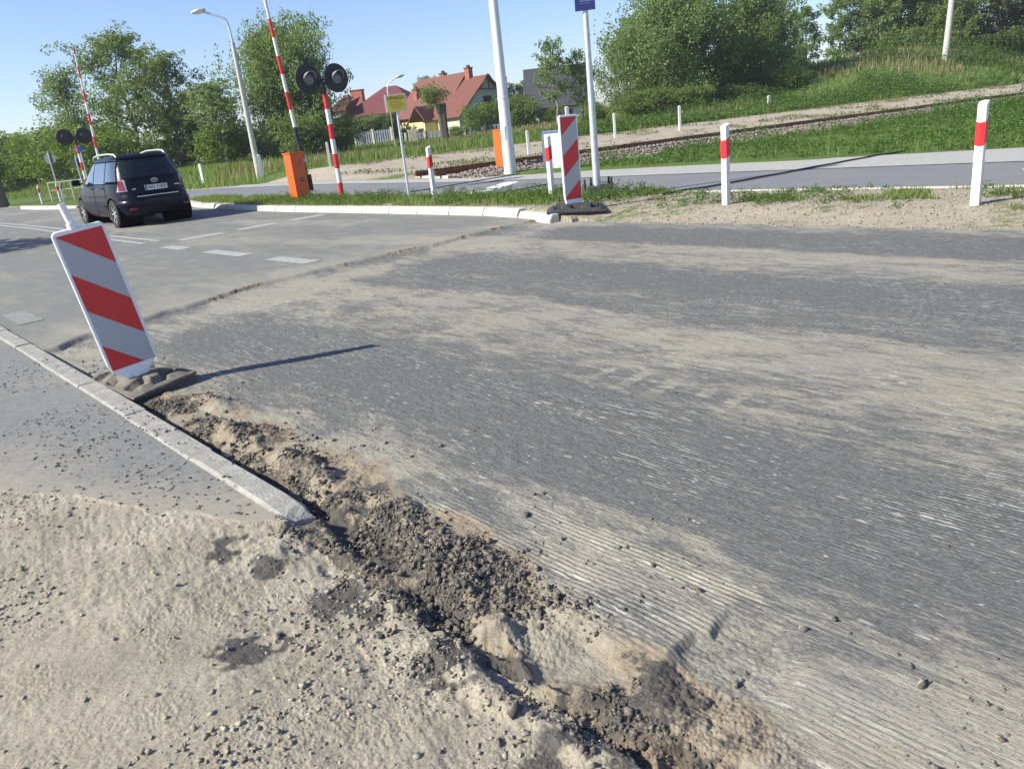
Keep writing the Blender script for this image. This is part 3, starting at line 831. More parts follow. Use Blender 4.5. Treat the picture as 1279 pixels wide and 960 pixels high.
g = np.random.default_rng(5)
N = 15000
u = g.random(N) ** 1.3 * 60 + 1.2; v = np.where(g.random(N) < .6, -.15 - g.random(N) * 2.0, g.random(N) * 2.6)
x = T0[0] + u * tx - v * ty; y = T0[1] + u * ty + v * tx
z = land(x, y)[0]
rocks('ballast', np.stack([x, y, z + .02 + np.where((v < -.1) & (v > -1.2), .05, 0)], 1), .03 + g.random(N) * .035, M['ballast'], 6)

# ------------------------------------------------------------------ warning boards on rubber feet
def striped_board(label, loc, yaw, width, height, stripe_dir, lean_side, lean_back, foot_loc, foot_yaw, foot_dim, foot_mat, foot_tilt=(0, 0), z_bottom=.12, handle=True, foot_z=0):
    t = empty('warning_board', loc, yaw, label, 'warning board', 'red and white striped boards at the roadworks')
    tilt = Matrix.Rotation(lean_side, 4, 'Y') @ Matrix.Rotation(lean_back, 4, 'X')
    # the panel: local x across, local z up, faces -y
    w, h, th = width / 2, height, .042
    c = .05
    bw = .35 if height < 1.1 else .8
    out = [(-w + .012, z_bottom + c), (-w * bw, z_bottom - .03), (w * bw, z_bottom - .03), (w - .012, z_bottom + c + .02), (w, z_bottom + .12), (w, z_bottom + h - .02), (w - .02, z_bottom + h), (-w + .02, z_bottom + h), (-w, z_bottom + h - .02), (-w, z_bottom + .10)]
    mb = MB()
    A = [mb.bm.verts.new((x_, -th / 2, z_)) for x_, z_ in out]; B = [mb.bm.verts.new((x_, th / 2, z_)) for x_, z_ in out]
    n_ = len(out)
    for k in range(n_): mb.bm.faces.new((A[k], A[(k + 1) % n_], B[(k + 1) % n_], B[k]))
    mb.bm.faces.new(A[::-1]); mb.bm.faces.new(B)
    p = mb.build('panel', M['board_edge'], t, bev=.008); p.matrix_local = tilt
    # reflective sheeting with the red stripes cut from it
    iw, z0, z1 = w - .02, z_bottom + c + .012, z_bottom + h - .028
    def clip_poly(poly, f):
        outp = []
        for i in range(len(poly)):
            a, b = poly[i], poly[(i + 1) % len(poly)]
            fa, fb = f(a), f(b)
            if fa >= 0: outp.append(a)
            if (fa >= 0) != (fb >= 0):
                q = fa / (fa - fb); outp.append((a[0] + (b[0] - a[0]) * q, a[1] + (b[1] - a[1]) * q))
        return outp
    rect = [(-iw, z0), (iw, z0), (iw, z1), (-iw, z1)]
    mb = MB(); mb.poly([(x_, -th / 2 - .0015, z_) for x_, z_ in rect]); s_ = mb.build('reflective_sheet', M['board_white'], p)
    sl = .88 * stripe_dir
    per, red, top = (.47, .235, z1 + .235) if stripe_dir < 0 else (.575, .29, z1 + .27)
    off = {1: .0, -1: .0}[stripe_dir]
    for k in range(0, 4):
        hi = top - k * per; lo = hi - red
        f1 = lambda q: (hi + (sl * (q[0] + iw) if stripe_dir < 0 else sl * (q[0] - iw))) - q[1]
        f2 = lambda q: q[1] - (lo + (sl * (q[0] + iw) if stripe_dir < 0 else sl * (q[0] - iw)))
        pl = clip_poly(clip_poly(rect, f1), f2)
        if len(pl) > 2:
            mb = MB(); mb.poly([(x_, -th / 2 - .003, z_) for x_, z_ in pl]); mb.build('red_stripe', M['red'], p)
    if handle:
        MB().tube([(-.02, 0, z_bottom + h - .01), (-.02, 0, z_bottom + h + .03)], .03, 14).tube([(-.02, 0, z_bottom + h + .02), (-.03, 0, z_bottom + h + .15)], .022, 14).build('handle', M['board_edge'], p, smooth=True)
    MB().tube([(0, 0, .02), (0, 0, z_bottom)], .035, 12).build('stem', M['board_edge'], p)
    # rubber foot: a low pyramid with pockets
    L, Wd, H = foot_dim
    NXg, NYg = 72, 46
    gx_, gy_ = np.meshgrid(np.linspace(-L / 2, L / 2, NXg), np.linspace(-Wd / 2, Wd / 2, NYg))
    bd = np.minimum(L / 2 - np.abs(gx_), Wd / 2 - np.abs(gy_)); bd = np.minimum(bd, (L / 2 + Wd / 2 - .07 - np.abs(gx_) - np.abs(gy_)) * .7)
    hh_ = H * (.42 + .58 * np.clip(bd / .13, 0, 1))
    hh_ = hh_ - .018 * np.exp(-((np.abs(gx_) - L * .12) / .01) ** 2) * (bd > .06)
    for px_, py_, pw_, ph_ in ((.31, .24, .055, .06), (.31, -.24, .055, .06), (-.31, .24, .055, .06), (-.31, -.24, .055, .06), (.0, .30, .075, .035), (.0, -.30, .075, .035), (.40, 0, .03, .05), (-.40, 0, .03, .05)):
        qx = np.abs(gx_ - px_ * L) / pw_; qy = np.abs(gy_ - py_ * Wd) / ph_; q_ = np.maximum(qx, qy)
        hh_ = np.where(q_ < 1.18, hh_ - (H * .55) * (1 - ss(.92, 1.18, q_)), hh_)
    hh_ = np.maximum(hh_, H * .12); out_ = bd < 0
    hh_ = hh_ + (fbm(gx_, gy_, 30, 2, int(L * 100)) - .5) * .004
    top_ = np.stack([gx_, gy_, hh_], 2).reshape(-1, 3); idg = np.arange(NXg * NYg).reshape(NYg, NXg)
    qq = np.stack([idg[:-1, :-1], idg[:-1, 1:], idg[1:, 1:], idg[1:, :-1]], -1).reshape(-1, 4)
    ring_ = np.concatenate([idg[0, :], idg[1:, -1], idg[-1, -2::-1], idg[-2:0:-1, 0]]); nr_ = len(ring_)
    low_ = top_[ring_].copy(); low_[:, 2] = H * .22; low2 = low_.copy(); low2[:, :2] *= .95; low3 = low2.copy(); low3[:, 2] = -.03
    V_ = np.vstack([top_, low_, low2, low3]); n0_ = len(top_); r_i = np.arange(nr_); r_j = (r_i + 1) % nr_
    sk_ = [np.stack([ring_[r_i], n0_ + r_i, n0_ + r_j, ring_[r_j]], 1)] + [np.stack([n0_ + m_ * nr_ + r_i, n0_ + (m_ + 1) * nr_ + r_i, n0_ + (m_ + 1) * nr_ + r_j, n0_ + m_ * nr_ + r_j], 1) for m_ in (0, 1)]
    ft = np_obj('rubber_foot', np_mesh('rubber_foot', V_, quads=np.vstack([qq] + sk_)), foot_mat, t)
    inv = Matrix.Rotation(-yaw, 4, 'Z')
    rel = Vector(foot_loc) - Vector(loc)
    ft.matrix_local = Matrix.Translation(inv @ rel) @ Matrix.Rotation(foot_yaw - yaw, 4, 'Z') @ Matrix.Rotation(foot_tilt[0], 4, 'X') @ Matrix.Rotation(foot_tilt[1], 4, 'Y')
    return t
striped_board('tilted red and white striped board on a dusty rubber foot against the near kerb', (-2.425, 4.92, -.065), R(31), .305, .97, -1, R(-7.0), 0,
              (-2.50, 5.02, -.035), R(139), (.78, .44, .085), M['rubber'], (R(-6), R(0)), z_bottom=.13)
striped_board('upright red and white striped board on a black foot at the raised kerb end', (1.20, 11.62, .05), R(24), .30, 1.24, 1, R(0), 0,
              (1.23, 11.58, .03), R(-6), (.88, .52, .15), M['blackrubber'], (0, R(3)), z_bottom=.13, handle=False)

# ------------------------------------------------------------------ delineator posts
def delineator(kind, loc, yaw, label, group, lean=0):
    t = empty('delineator_post', loc, yaw, label, 'delineator post', group)
    w, d, h = .12, .09, 1.02
    sec = [(-w / 2, 0), (-w / 2 + .02, -d / 2), (w / 2 - .02, -d / 2), (w / 2, 0), (w / 2 - .03, d / 2), (-w / 2 + .03, d / 2)]
    mb = MB()
    def lev(z0, z1, off=0.0, sk0=0, sk1=0):
        A = [mb.bm.verts.new((x * (1 + off), y * (1 + off), z0 + sk0 * (x / w))) for x, y in sec]; B = [mb.bm.verts.new((x * (1 + off), y * (1 + off), z1 + sk1 * (x / w))) for x, y in sec]
        for k in range(6): mb.bm.faces.new((A[k], A[(k + 1) % 6], B[(k + 1) % 6], B[k]))
        mb.bm.faces.new(A[::-1]); mb.bm.faces.new(B)
    lev(-.25, h, 0, 0, .05)
    b = mb.build('post', M['white'], t, bev=.006)
    mb = MB(); lev(.62, .85, .04, .05, .05); mb.build('red_band', M['red'], t)
    return t
G_ = 'white plastic posts with a red band'
rr = random.Random(5)
yawr = math.atan2(nx, -ny) - R(90)
yaw_face = RA + R(-90)     # local -y looks back along the road towards the camera
def dl(s, n, label, dy=0):
    x, y = W(s, n)[:2]
    return delineator(0, (x, y, gz(x, y)), yaw_face + R(dy) + 0, label, G_)
dl(5.95, 9.23, 'white post with a red band on the gravel verge, in front of the bike path')
dl(2.88, 9.14, 'tall white post with a red band, rightmost, on the bare gravel verge', 3)
dl(13.41, 9.92, 'white post with a red band in the grass, right of the yellow sign', -4)
dl(9.92, 9.91, 'white post with a red band just left of the upright striped board', 5)
dl(49.79, 10.13, 'far white post with a red band at the tip of the raised kerb, leftmost')
dl(49.76, 11.05, 'far white post with a red band, left one of the close pair beyond the crossing')
dl(51.4, 11.6, 'far white post with a red band, right one of the close pair beyond the crossing')
def stub_post(x, y, h, w, mat, label, cat='marker post', group='short plain posts beyond the railway'):
    t = empty('marker_post', (x, y, gz(x, y)), rr.uniform(-.3, .3), label, cat, group)
    MB().box((0, 0, h / 2 - .1), (w, w * .8, h + .2), bev=.01).build('post', mat, t)
    MB().lathe([(w * .46, h), (w * .3, h + .03)], seg=8).build('cap', mat, t)
    return t
stub_post(6.27, 38.96, 1.12, .11, M['white'], 'plain white post on the sand strip just right of the blue sign pole')
stub_post(9.78, 40.39, 1.15, .12, M['white'], 'plain white post on the sand strip, farther right of the blue sign pole')
stub_post(20.6, 58.3, 1.0, .2, M['concrete'], 'grey concrete stub in the grass above the railway, farthest right')
stub_post(4.3, 41.5, 1.55, .17, M['white'], 'thick white post behind the upright striped board')
stub_post(1.75, 33.5, .95, .11, M['white'], 'plain white post peeping over the white cabinet')
stub_post(-10.85, 38.7, 1.0, .16, M['white'], 'plain white post leaning on nothing, right beside the concrete lamp post')
stub_post(-15.4, 43.5, 1.0, .14, M['white'], 'plain white post in front of the trees, just right of the car')
stub_post(-7.2, 37.0, 1.05, .12, M['concrete'], 'thin grey post on the sand, between the orange barrier box and the signal post')

# ------------------------------------------------------------------ level crossing gear
def barrier(loc, yaw, label, beam_len, tilt, mirror=1, black=True, roll=0):
    """local -y faces the road user, +x is the side the beam hangs on"""
    t = empty('crossing_barrier', loc, yaw, label, 'crossing barrier', 'orange crossing barriers with raised striped beams')
    b = MB().box((0, 0, .60), (.38, .38, 1.14), bev=.012).build('housing', M['orange'], t)
    MB().box((0, 0, 1.18), (.42, .42, .035), bev=.008).build('lid', M['orange'], b)
    MB().box((0, 0, -.01), (.30, .30, .09)).build('plinth', M['black'], t)
    MB().box((.04, -.192, .52), (.10, .006, .10), bev=.002).build('label_plate', M['black'], b)
    MB().box((.045, -.197, .52), (.06, .004, .05)).build('emblem', simple('teal_emblem', (.03, .28, .30), .5), b)
    MB().box((.045, -.192, .92), (.018, .005, .09), bev=.002).build('door_handle', M['black'], b)
    x0 = mirror * .25
    # swinging side plate and counterweight
    MB().box((x0, -.08, .42), (.09, .26, .40), bev=.012).box((x0, 0, .78), (.07, .12, .55), bev=.01).build('counterweight', M['black'], t)
    MB().lathe([(.045, 0), (.045, .09), (.02, .11)], Matrix.Translation((x0 - .06, -.13, .98)) @ Matrix.Rotation(R(90), 4, 'X'), 14).build('pivot', M['galv'], t)
    bm_ = empty_child = bpy.data.objects.new('beam', None)
    d = Vector((-mirror * math.sin(tilt), 0, math.cos(tilt)))
    P0 = Vector((x0, 0, .85))
    bpy.data.objects.remove(bm_)
    beam = MB().tube([P0, P0 + d * .95], [.055, .05], 12).box(tuple(P0 + d * .75), (.13, .11, .03)).box(tuple(P0 + d * .65), (.13, .11, .03)).build('beam', M['black'], t)
    L = .95; k = 0
    while L < beam_len:
        seg = .42; L1 = min(L + seg, beam_len)
        ra = .052 - .022 * L / beam_len; rb = .052 - .022 * L1 / beam_len
        MB().tube([P0 + d * L, P0 + d * L1], [ra, rb], 12).build('white_stripe' if k % 2 == 0 else 'red_stripe', M['whitepaint'] if k % 2 == 0 else M['redpaint'], beam, smooth=True)
        L = L1; k += 1
    return t
def on(s, n, dz=0):
    x, y = W(s, n)[:2]; return (x, y, gz(x, y) + dz)
# near one
barrier(on(18.9, 9.72, -.02), yaw_face, 'nearest orange barrier box, in grass by the kerb, its striped beam raised', 6.4, R(3.5), 1)
barrier(on(18.75, 16.75, -.02), yaw_face, 'orange barrier box touching the tall white mast, beam raised behind it', 5.6, R(2.5), 1)
barrier(on(33.9, 8.95, -.05), yaw_face + math.pi, 'far barrier across the tracks with its thin beam raised, behind the car', 5.0, R(-2.0), -1)
def signal(loc, yaw, label, front):
    t = empty('crossing_signal', loc, yaw, label, 'crossing signal', 'twin lamp crossing signals on striped posts')
    post = MB().tube([(0, 0, -.3), (0, 0, .02)], .062, 16).build('post', M['galv'], t)
    for k in range(7):
        MB().tube([(0, 0, .02 + k * .343), (0, 0, .02 + (k + 1) * .343)], .06, 16).build('white_band' if k % 2 else 'red_band', M['whitepaint'] if k % 2 else M['redpaint'], post, smooth=True)
    MB().tube([(0, 0, 2.4), (0, 0, 2.7)], .045, 12).box((0, 0, 2.68), (.30, .10, .05)).tube([(-.38, .06, 2.75), (.38, .06, 2.75)], .03, 10).build('bracket', M['black'], t)
    for sx_ in (-1, 1):
        c = Vector((sx_ * .375, 0, 2.77))
        fm = Matrix.Translation(c) @ Matrix.Rotation(R(90), 4, 'X')
        bk = MB().lathe([(.02, -.14), (.14, -.13), (.16, -.03), (.325, -.02), (.33, 0), (.32, .012), (.17, .02), (.02, .02)], fm, 36).build('backing_disc', M['black'], t, smooth=True)
        MB().lathe([(.135, .02), (.13, .045), (.10, .06), (.01, .066)], fm, 28).build('lens', M['lens'], bk, smooth=True)
        # hood: an open half tube tapering outwards below
        mb = MB(); ring0 = []; ring1 = []; nseg = 20
        for k in range(nseg + 1):
            a = R(-20) + R(220) * k / nseg
            f = math.sin(max(0, min(1, k / nseg)) * math.pi)
            ring0.append(mb.bm.verts.new(fm @ Vector((.15 * math.cos(a), .15 * math.sin(a), .02))))
            ring1.append(mb.bm.verts.new(fm @ Vector((.155 * math.cos(a), .155 * math.sin(a) , .03 + .22 * f))))
        for k in range(nseg): mb.bm.faces.new((ring0[k], ring0[k + 1], ring1[k + 1], ring1[k]))
        h = mb.build('hood', M['hood'], bk, smooth=True)
        so = h.modifiers.new('thick', 'SOLIDIFY'); so.thickness = .006
    return t
signal(on(17.39, 10.05), yaw_face, 'twin black crossing lamps facing the camera on a red and white post', True)
signal(on(37.3, 9.45), yaw_face + math.pi, 'far twin crossing lamps seen from behind, above the bonnet side of the car', False)
# a small round blue sign on the far signal post
t = empty('round_sign', on(37.0, 9.45), yaw_face, 'small round blue sign beside the far signal post', 'road sign')
MB().tube([(0, .02, 0), (0, .02, 2.4)], .02, 8).build('pole', M['galv'], t)
MB().lathe([(.11, 0), (.11, .012), (.02, .012)], Matrix.Translation((0, 0, 2.25)) @ Matrix.Rotation(R(90), 4, 'X'), 24).build('sign_plate', M['brightblue'], t)

# yellow warning sign
t = empty('warning_sign', on(14.48, 10.03), R(6), 'faded yellow warning sign with dark lettering on a thin grey post', 'road sign')
MB().tube([(0, 0, -.2), (0, 0, 1.84)], .028, 12).build('post', M['galv'], t, smooth=True)
pl = MB().box((.01, -.035, 1.98), (.42, .012, .335), bev=.003).build('sign_plate', M['galv'], t)
MB().box((.01, -.0425, 1.98), (.395, .003, .312)).build('yellow_face', M['yellow'], pl)
MB().box((-.222, .0, 1.98), (.022, .08, .36)).build('side_edge', M['white'], pl)
tb = simple('dark_lettering', (.09, .08, .02), .6); tr_ = simple('ochre_lettering', (.33, .17, .02), .6)
text_obj('lettering', 'UWAGA', .098, tb, pl, facing(0, (.0, -.045, 2.075)), bold=.002)
text_obj('lettering', 'ZMIANA', .056, tr_, pl, facing(0, (.0, -.045, 2.0)), sx=1.2)
text_obj('lettering', 'ORGANIZACJI', .05, tr_, pl, facing(0, (.0, -.045, 1.942)), sx=.98)
text_obj('lettering', 'RUCHU', .05, tr_, pl, facing(0, (.0, -.045, 1.885)), sx=1.1)

# blue sign on a galvanised pole with a bolted black foot
t = empty('sign_pole', on(8.87, 9.94, -.02), R(-8), 'grey steel pole on a bolted black foot carrying a dark blue sign', 'sign pole')
MB().tube([(0, 0, 0), (0, 0, .5), (0, 0, 3.32)], [.066, .060, .040], 20).build('pole', M['galv'], t, smooth=True)
MB().box((.06, 0, .10), (.42, .36, .16), bev=.02).build('foot', M['blackrubber'], t)
for dx, dy in ((-.2, -.1), (.24, -.12), (-.1, .14), (.2, .14)):
    MB().tube([(dx, dy, .1), (dx, dy, .30)], .018, 8).lathe([(.03, .19), (.03, .215)], Matrix.Translation((dx, dy, 0)), 8).build('anchor_bolt', M['black'], t)
pl = MB().box((.0, -.055, 3.09), (.315, .015, .50), bev=.003).build('sign_plate', M['blue'], t)
pw = simple('pale_blue_print', (.10, .14, .30), .5)
MB().box((-.105, -.064, 3.03), (.07, .002, .05)).box((.045, -.064, 3.04), (.19, .002, .05)).box((.03, -.064, 2.975), (.22, .002, .016)).box((0, -.064, 2.94), (.17, .002, .008)).build('print', pw, pl)

# tall white mast
t = empty('mast', on(17.4, 15.75, -.02), R(20), 'tall tapering white steel mast beside the second orange barrier box', 'mast')
MB().tube([(0, 0, 0), (0, 0, 2.1)], [.185, .155], 28).build('lower_tube', M['whitepaint'], t, smooth=True)
MB().tube([(0, 0, 2.1), (0, 0, 9.0)], [.150, .072], 28).tube([(0, 0, 2.08), (0, 0, 2.13)], .162, 28).build('upper_tube', M['whitepaint'], t, smooth=True)
MB().box((-.115, -.125, 1.15), (.07, .012, .38), rot=R(-45), bev=.01).build('hatch', M['galv'], t)

# white switch cabinet
t = empty('switch_cabinet', on(16.6, 17.1, -.02), R(-16), 'white switch cabinet with a blue-grey lid behind the upright striped board', 'cabinet')
b = MB().box((0, 0, .52), (1.0, .5, 1.08), bev=.01).build('housing', M['white'], t)
MB().box((0, 0, 1.08), (1.06, .56, .05), bev=.012).build('lid', M['bluelid'], t)
MB().box((.02, -.256, .52), (.86, .012, .96), bev=.004).build('door', M['white'], t)
MB().box((.1, -.268, .62), (.03, .02, .14), bev=.005).lathe([(.012, 0), (.012, .01)], Matrix.Translation((.28, -.26, .94)) @ Matrix.Rotation(R(90), 4, 'X'), 10).build('lock', M['black'], t)

# concrete street lamp left
def street_lamp(x, y, h, arm, yaw, label, rb=.15, rt=.09):
    t = empty('street_lamp', (x, y, gz(x, y) - .1), yaw, label, 'street lamp')
    MB().tube([(0, 0, 0), (0, 0, h)], [rb, rt], 16).build('pole', M['concrete'], t, smooth=True)
    a = MB().tube([(0, 0, h - .1), (-arm * .02, 0, h + .6), (-arm * .10, 0, h + .95), (-arm * .25, 0, h + 1.08), (-arm, 0, h + 1.38)], [.055, .050, .045, .042, .04], 10).build('arm', M['galv'], t, smooth=True)
    lp = MB().lathe([(.02, -.34), (.10, -.30), (.165, -.12), (.17, .08), (.10, .26), (.05, .34)], Matrix.Translation((-arm - .26 * (1 if arm > 0 else -1), 0, h + 1.45)) @ Matrix.Rotation(R(-97), 4, 'Y') @ Matrix.Diagonal((.62, 1, 1, 1)), 20).build('lamp_head', M['galv'], t, smooth=True)
    MB().lathe([(.13, -.2), (.14, 0), (.10, .2)], Matrix.Translation((-arm - .24 * (1 if arm > 0 else -1), 0, h + 1.39)) @ Matrix.Rotation(R(-97), 4, 'Y') @ Matrix.Diagonal((.5, .9, 1, 1)), 16).build('lens', M['white'], lp, smooth=True)
    return t
street_lamp(-11.05, 38.9, 6.1, 1.0, R(0), 'tall concrete street lamp left of the nearest orange barrier box')
street_lamp(-6.9, 62, 3.9, -.8, R(0), 'small distant street lamp above the yellow sign', .035, .028)
t = empty('utility_pole', (42.95, 75.38, gz(42.95, 75.38) + .1), 0, 'bare pale concrete pole on the grassy bank, far right', 'utility pole')
MB().tube([(0, 0, -.5), (.5, 0, 9.5)], [.30, .2], 14).build('pole', M['concrete'], t, smooth=True)

# signs seen from behind, and the railing, far left
t = empty('road_sign', (-24.6, 46.2, gz(-24.6, 46.2)), R(-5), 'round grey sign back on a thin pole, left of the far signal', 'road sign')
MB().tube([(0, -.03, 0), (0, -.03, 2.75)], .035, 8).build('pole', M['galv'], t)
MB().lathe([(.33, 0), (.33, .01), (.02, .01)], Matrix.Translation((0, .01, 2.35)) @ Matrix.Rotation(R(90), 4, 'X'), 28).build('sign_plate', M['greysign'], t)
t = empty('road_sign', (-21.7, 43.3, gz(-21.7, 43.3)), R(-8), 'dark rectangular sign back on a thin pole, just left of the car', 'road sign')
MB().tube([(0, -.03, 0), (0, -.03, 2.3)], .035, 8).build('pole', M['galv'], t)
MB().box((.02, .01, 1.9), (.74, .02, .46)).build('sign_plate', M['black'], t)
t = empty('railing', (-24.0, 46.5, gz(-24, 46.5)), R(10), 'white metal railing in the grass behind the far posts', 'railing')
mb = MB()
for k in range(5): mb.tube([(-1.2 + k * .6, 0, -.15), (-1.2 + k * .6, 0, 1.05)], .022, 8)
mb.tube([(-1.2, 0, 1.05), (1.2, 0, 1.05)], .028, 8); mb.tube([(-1.2, 0, .62), (1.2, 0, .62)], .018, 8); mb.build('rails', M['white'], t)

# thin black tubes laid as dark streaks over the path and walk
def streak(pts, label, rad=.016):
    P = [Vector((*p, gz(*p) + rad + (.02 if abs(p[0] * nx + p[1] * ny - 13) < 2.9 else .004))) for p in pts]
    mb = MB(); mb.tube(P, rad, 8); o = mb.build('streak', M['black'], smooth=True); tag(o, label, 'streak', 'thin black streaks laid across the path'); return o
def line(a, b, n_=14, wob=.02, seed=0):
    r0 = random.Random(seed)
    return [(a[0] + (b[0] - a[0]) * k / n_ + r0.uniform(-wob, wob), a[1] + (b[1] - a[1]) * k / n_ + r0.uniform(-wob, wob)) for k in range(n_ + 1)]
streak(line((2.70, 12.36), (8.45, 16.05), seed=1), 'thin black streak lying across the bike path right of the blue sign pole')
streak(line((-.6, 15.5), (1.30, 17.5), seed=2), 'thin black streak on the bike path ending behind the upright striped board', .013)
streak(line((-2.0, 19.9), (.85, 22.6), seed=3), 'thin black streak on the paved walk in front of the white mast', .012)

# ------------------------------------------------------------------ the car
def build_car():
    t = empty('parked_car', (0, 0, 0), 0, 'dark blue-black hatchback waiting at the crossing, seen from behind', 'car')
    paint = NT('dark_car_paint'); paint.base((.003, .004, .014)); paint.rough(.3); paint.b.inputs['Specular IOR Level'].default_value = .15; paint.b.inputs['Coat Weight'].default_value = .16; paint.b.inputs['Coat Roughness'].default_value = .05
    paint.b.inputs['Metallic'].default_value = 0
    glass = NT('dark_window_glass'); glass.base((.012, .016, .02)); glass.rough(.06); glass.b.inputs['Specular IOR Level'].default_value = .5
    glass2 = NT('side_window_glass'); glass2.base((.03, .04, .05)); glass2.rough(.04); glass2.b.inputs['Specular IOR Level'].default_value = 1.0; glass2.b.inputs['Coat Weight'].default_value = 1.0; glass2.b.inputs['Coat Roughness'].default_value = .02
    chrome = simple('chrome', (.75, .76, .78), .15, metal=1, var=.02)
    redl = simple('red_lamp_glass', (.20, .012, .035), .15, var=.2, coat=.6); clr = simple('clear_lamp_glass', (.40, .30, .34), .12, var=.1, coat=.6)
    tyre = simple('tyre_rubber', (.022, .022, .023), .85); alloy = simple('alloy_wheel', (.55, .55, .56), .35, metal=.6, var=.08)
    well = simple('wheel_well', (.006, .006, .006), 1, spec=0)
    Z = [.24, .30, .40, .52, .62, .70, .76, .84, .94, 1.02, 1.06, 1.12, 1.25, 1.38, 1.48, 1.55, 1.60, 1.63, 1.645]
    XR = [.16, .06, .015, 0, .005, .03, .07, .085, .10, .115, .125, .15, .215, .30, .375, .44, .52, .72, 1.0]
    XF = [4.26, 4.33, 4.36, 4.36, 4.34, 4.30, 4.24, 4.10, 3.80, 3.52, 3.40, 3.30, 3.08, 2.85, 2.68, 2.52, 2.38, 2.15, 1.9]
    HW = [.79, .84, .87, .885, .885, .88, .878, .872, .862, .845, .835, .815, .775, .73, .695, .665, .62, .50, .30]
    EX = [4, 4.5, 5, 5.5, 5.5, 5.5, 5.5, 5.5, 5.5, 5.5, 5.5, 5.5, 5.5, 5.2, 5, 4.8, 4.5, 4, 3.5]
    zz = np.concatenate([np.linspace(.24, 1.5, 74), np.linspace(1.515, 1.645, 16)])
    nth = 420
    def outline(z):
        xr, xf, w, n_ = (np.interp(z, Z, a) for a in (XR, XF, HW, EX))
        th = np.linspace(0, 2 * np.pi, 2400, endpoint=False)
        nr = n_ + 2.0
        cx = (xr + xf) / 2; a = (xf - xr) / 2
        c, s_ = np.cos(th), np.sin(th)
        ee = np.where(c < 0, 2 / nr, 2 / (n_ * .62))
        X = cx + a * np.sign(c) * np.abs(c) ** ee
        tap = 1 - .10 * np.clip((X - 3.2) / 1.1, 0, 1) ** 2 - .05 * np.clip((.8 - X) / .8, 0, 1) ** 2 * 1.2
        Y = w * tap * np.sign(s_) * np.abs(s_) ** (2 / 5.0)
        X = X + np.where(c < 0, .10 * (np.abs(Y) / w) ** 2.5, 0) * (z > .6)
        d = np.hypot(np.diff(X, append=X[0]), np.diff(Y, append=Y[0])); L = np.concatenate([[0], np.cumsum(d)])
        q = np.linspace(0, L[-1], nth, endpoint=False)
        return np.interp(q, L, np.append(X, X[0])), np.interp(q, L, np.append(Y, Y[0]))
    G3 = np.array([np.stack([*outline(z), np.full(nth, z)], 1) for z in zz])          # levels x nth x 3
    # shoulder crease
    wheels = [(.80, .33), (3.50, .33)]
    idx = np.arange(G3.shape[0] * nth).reshape(G3.shape[0], nth)
    qa = np.stack([idx[:-1], np.roll(idx[:-1], -1, 1), np.roll(idx[1:], -1, 1), idx[1:]], -1)
    V = G3.reshape(-1, 3); cen = V[qa].mean(2)
    side = np.abs(cen[..., 1]) > .55
    hole = np.zeros(cen.shape[:2], bool)
    for wx, wz in wheels: hole |= side & (np.hypot(cen[..., 0] - wx, cen[..., 2] - wz) < .375)
    body_q = qa[~hole].reshape(-1, 4)
    me = np_mesh('body', V, quads=body_q, smooth=True)
    body = np_obj('body', me, paint.m, t)
    # roof cap and floor
    for lev, nm, z_ in ((-1, 'roof', None), (0, 'underbody', None)):
        ring = G3[lev]; c0 = ring.mean(0); c0[2] += .006 if lev == -1 else 0
        vv = np.vstack([ring, c0]); tt = np.array([(k, (k + 1) % nth, nth) for k in range(nth)])
        np_obj(nm, np_mesh(nm, vv, tris=tt, smooth=True), paint.m if lev == -1 else well, t if lev else t)
    # normals by finite difference for the offset patches
    du = np.roll(G3, -1, 1) - np.roll(G3, 1, 1); dv = np.gradient(G3, axis=0)
    Nn = np.cross(du, dv); Nn /= np.linalg.norm(Nn, axis=2, keepdims=True) + 1e-9
    def patch(name, mat, sel, off, parent):
        m_ = sel(cen[..., 0], cen[..., 1], cen[..., 2])
        if not m_.any(): return None
        qs = qa[m_].reshape(-1, 4); used, inv = np.unique(qs, return_inverse=True)
        vv = (V + Nn.reshape(-1, 3) * off)[used]
        o = np_obj(name, np_mesh(name, vv, quads=inv.reshape(-1, 4), smooth=True), mat, parent)
        return o
    zf = lambda x: 1.52 - .10 * np.clip((x - 2.2), 0, 3)
    def fwin(x): return 3.36 - (x * 0)
    def side_win(x0, x1, sgn):
        return lambda x, y, z: (sgn * y > .45) & (z > 1.04 + .02 * (x < 1)) & (z < 1.50) & (x > x0 + np.clip((z - 1.04), 0, 1) * (.35 if x0 < .7 else 0)) & (x < np.minimum(x1, 3.25 - (z - 1.06) * 1.35 ))
    for sg in (-1, 1):
        patch('window_trim', well, lambda x, y, z: (sg * y > .45) & (z > 1.015) & (z < 1.525) & (x > .38 + np.clip(z - 1.04, 0, 1) * .33) & (x < 3.30 - (z - 1.06) * 1.35), .002, t)
        patch('side_window', glass2.m, side_win(2.02, 3.2, sg), .004, t)
        patch('side_window', glass2.m, side_win(1.10, 1.96, sg), .004, t)
        patch('side_window', glass2.m, side_win(.42, 1.04, sg), .004, t)
        tl = patch('tail_light', clr, lambda x, y, z: (sg * y > .62) & (x < .44 - (z - .8) * .35) & (z > .82) & (z < 1.09), .010, t)
        if tl:
            patch('red_glass', redl, lambda x, y, z: (sg * y > .655) & (x < .36) & (z > .85) & (z < 1.075), .014, tl)
        patch('door_gap', well, lambda x, y, z: (sg * y > .5) & (np.abs(x - 1.99) < .012) & (z > .35) & (z < 1.03), .003, t)
        patch('door_gap', well, lambda x, y, z: (sg * y > .5) & (np.abs(x - 1.09) < .014) & (z > .62) & (z < 1.03), .003, t)
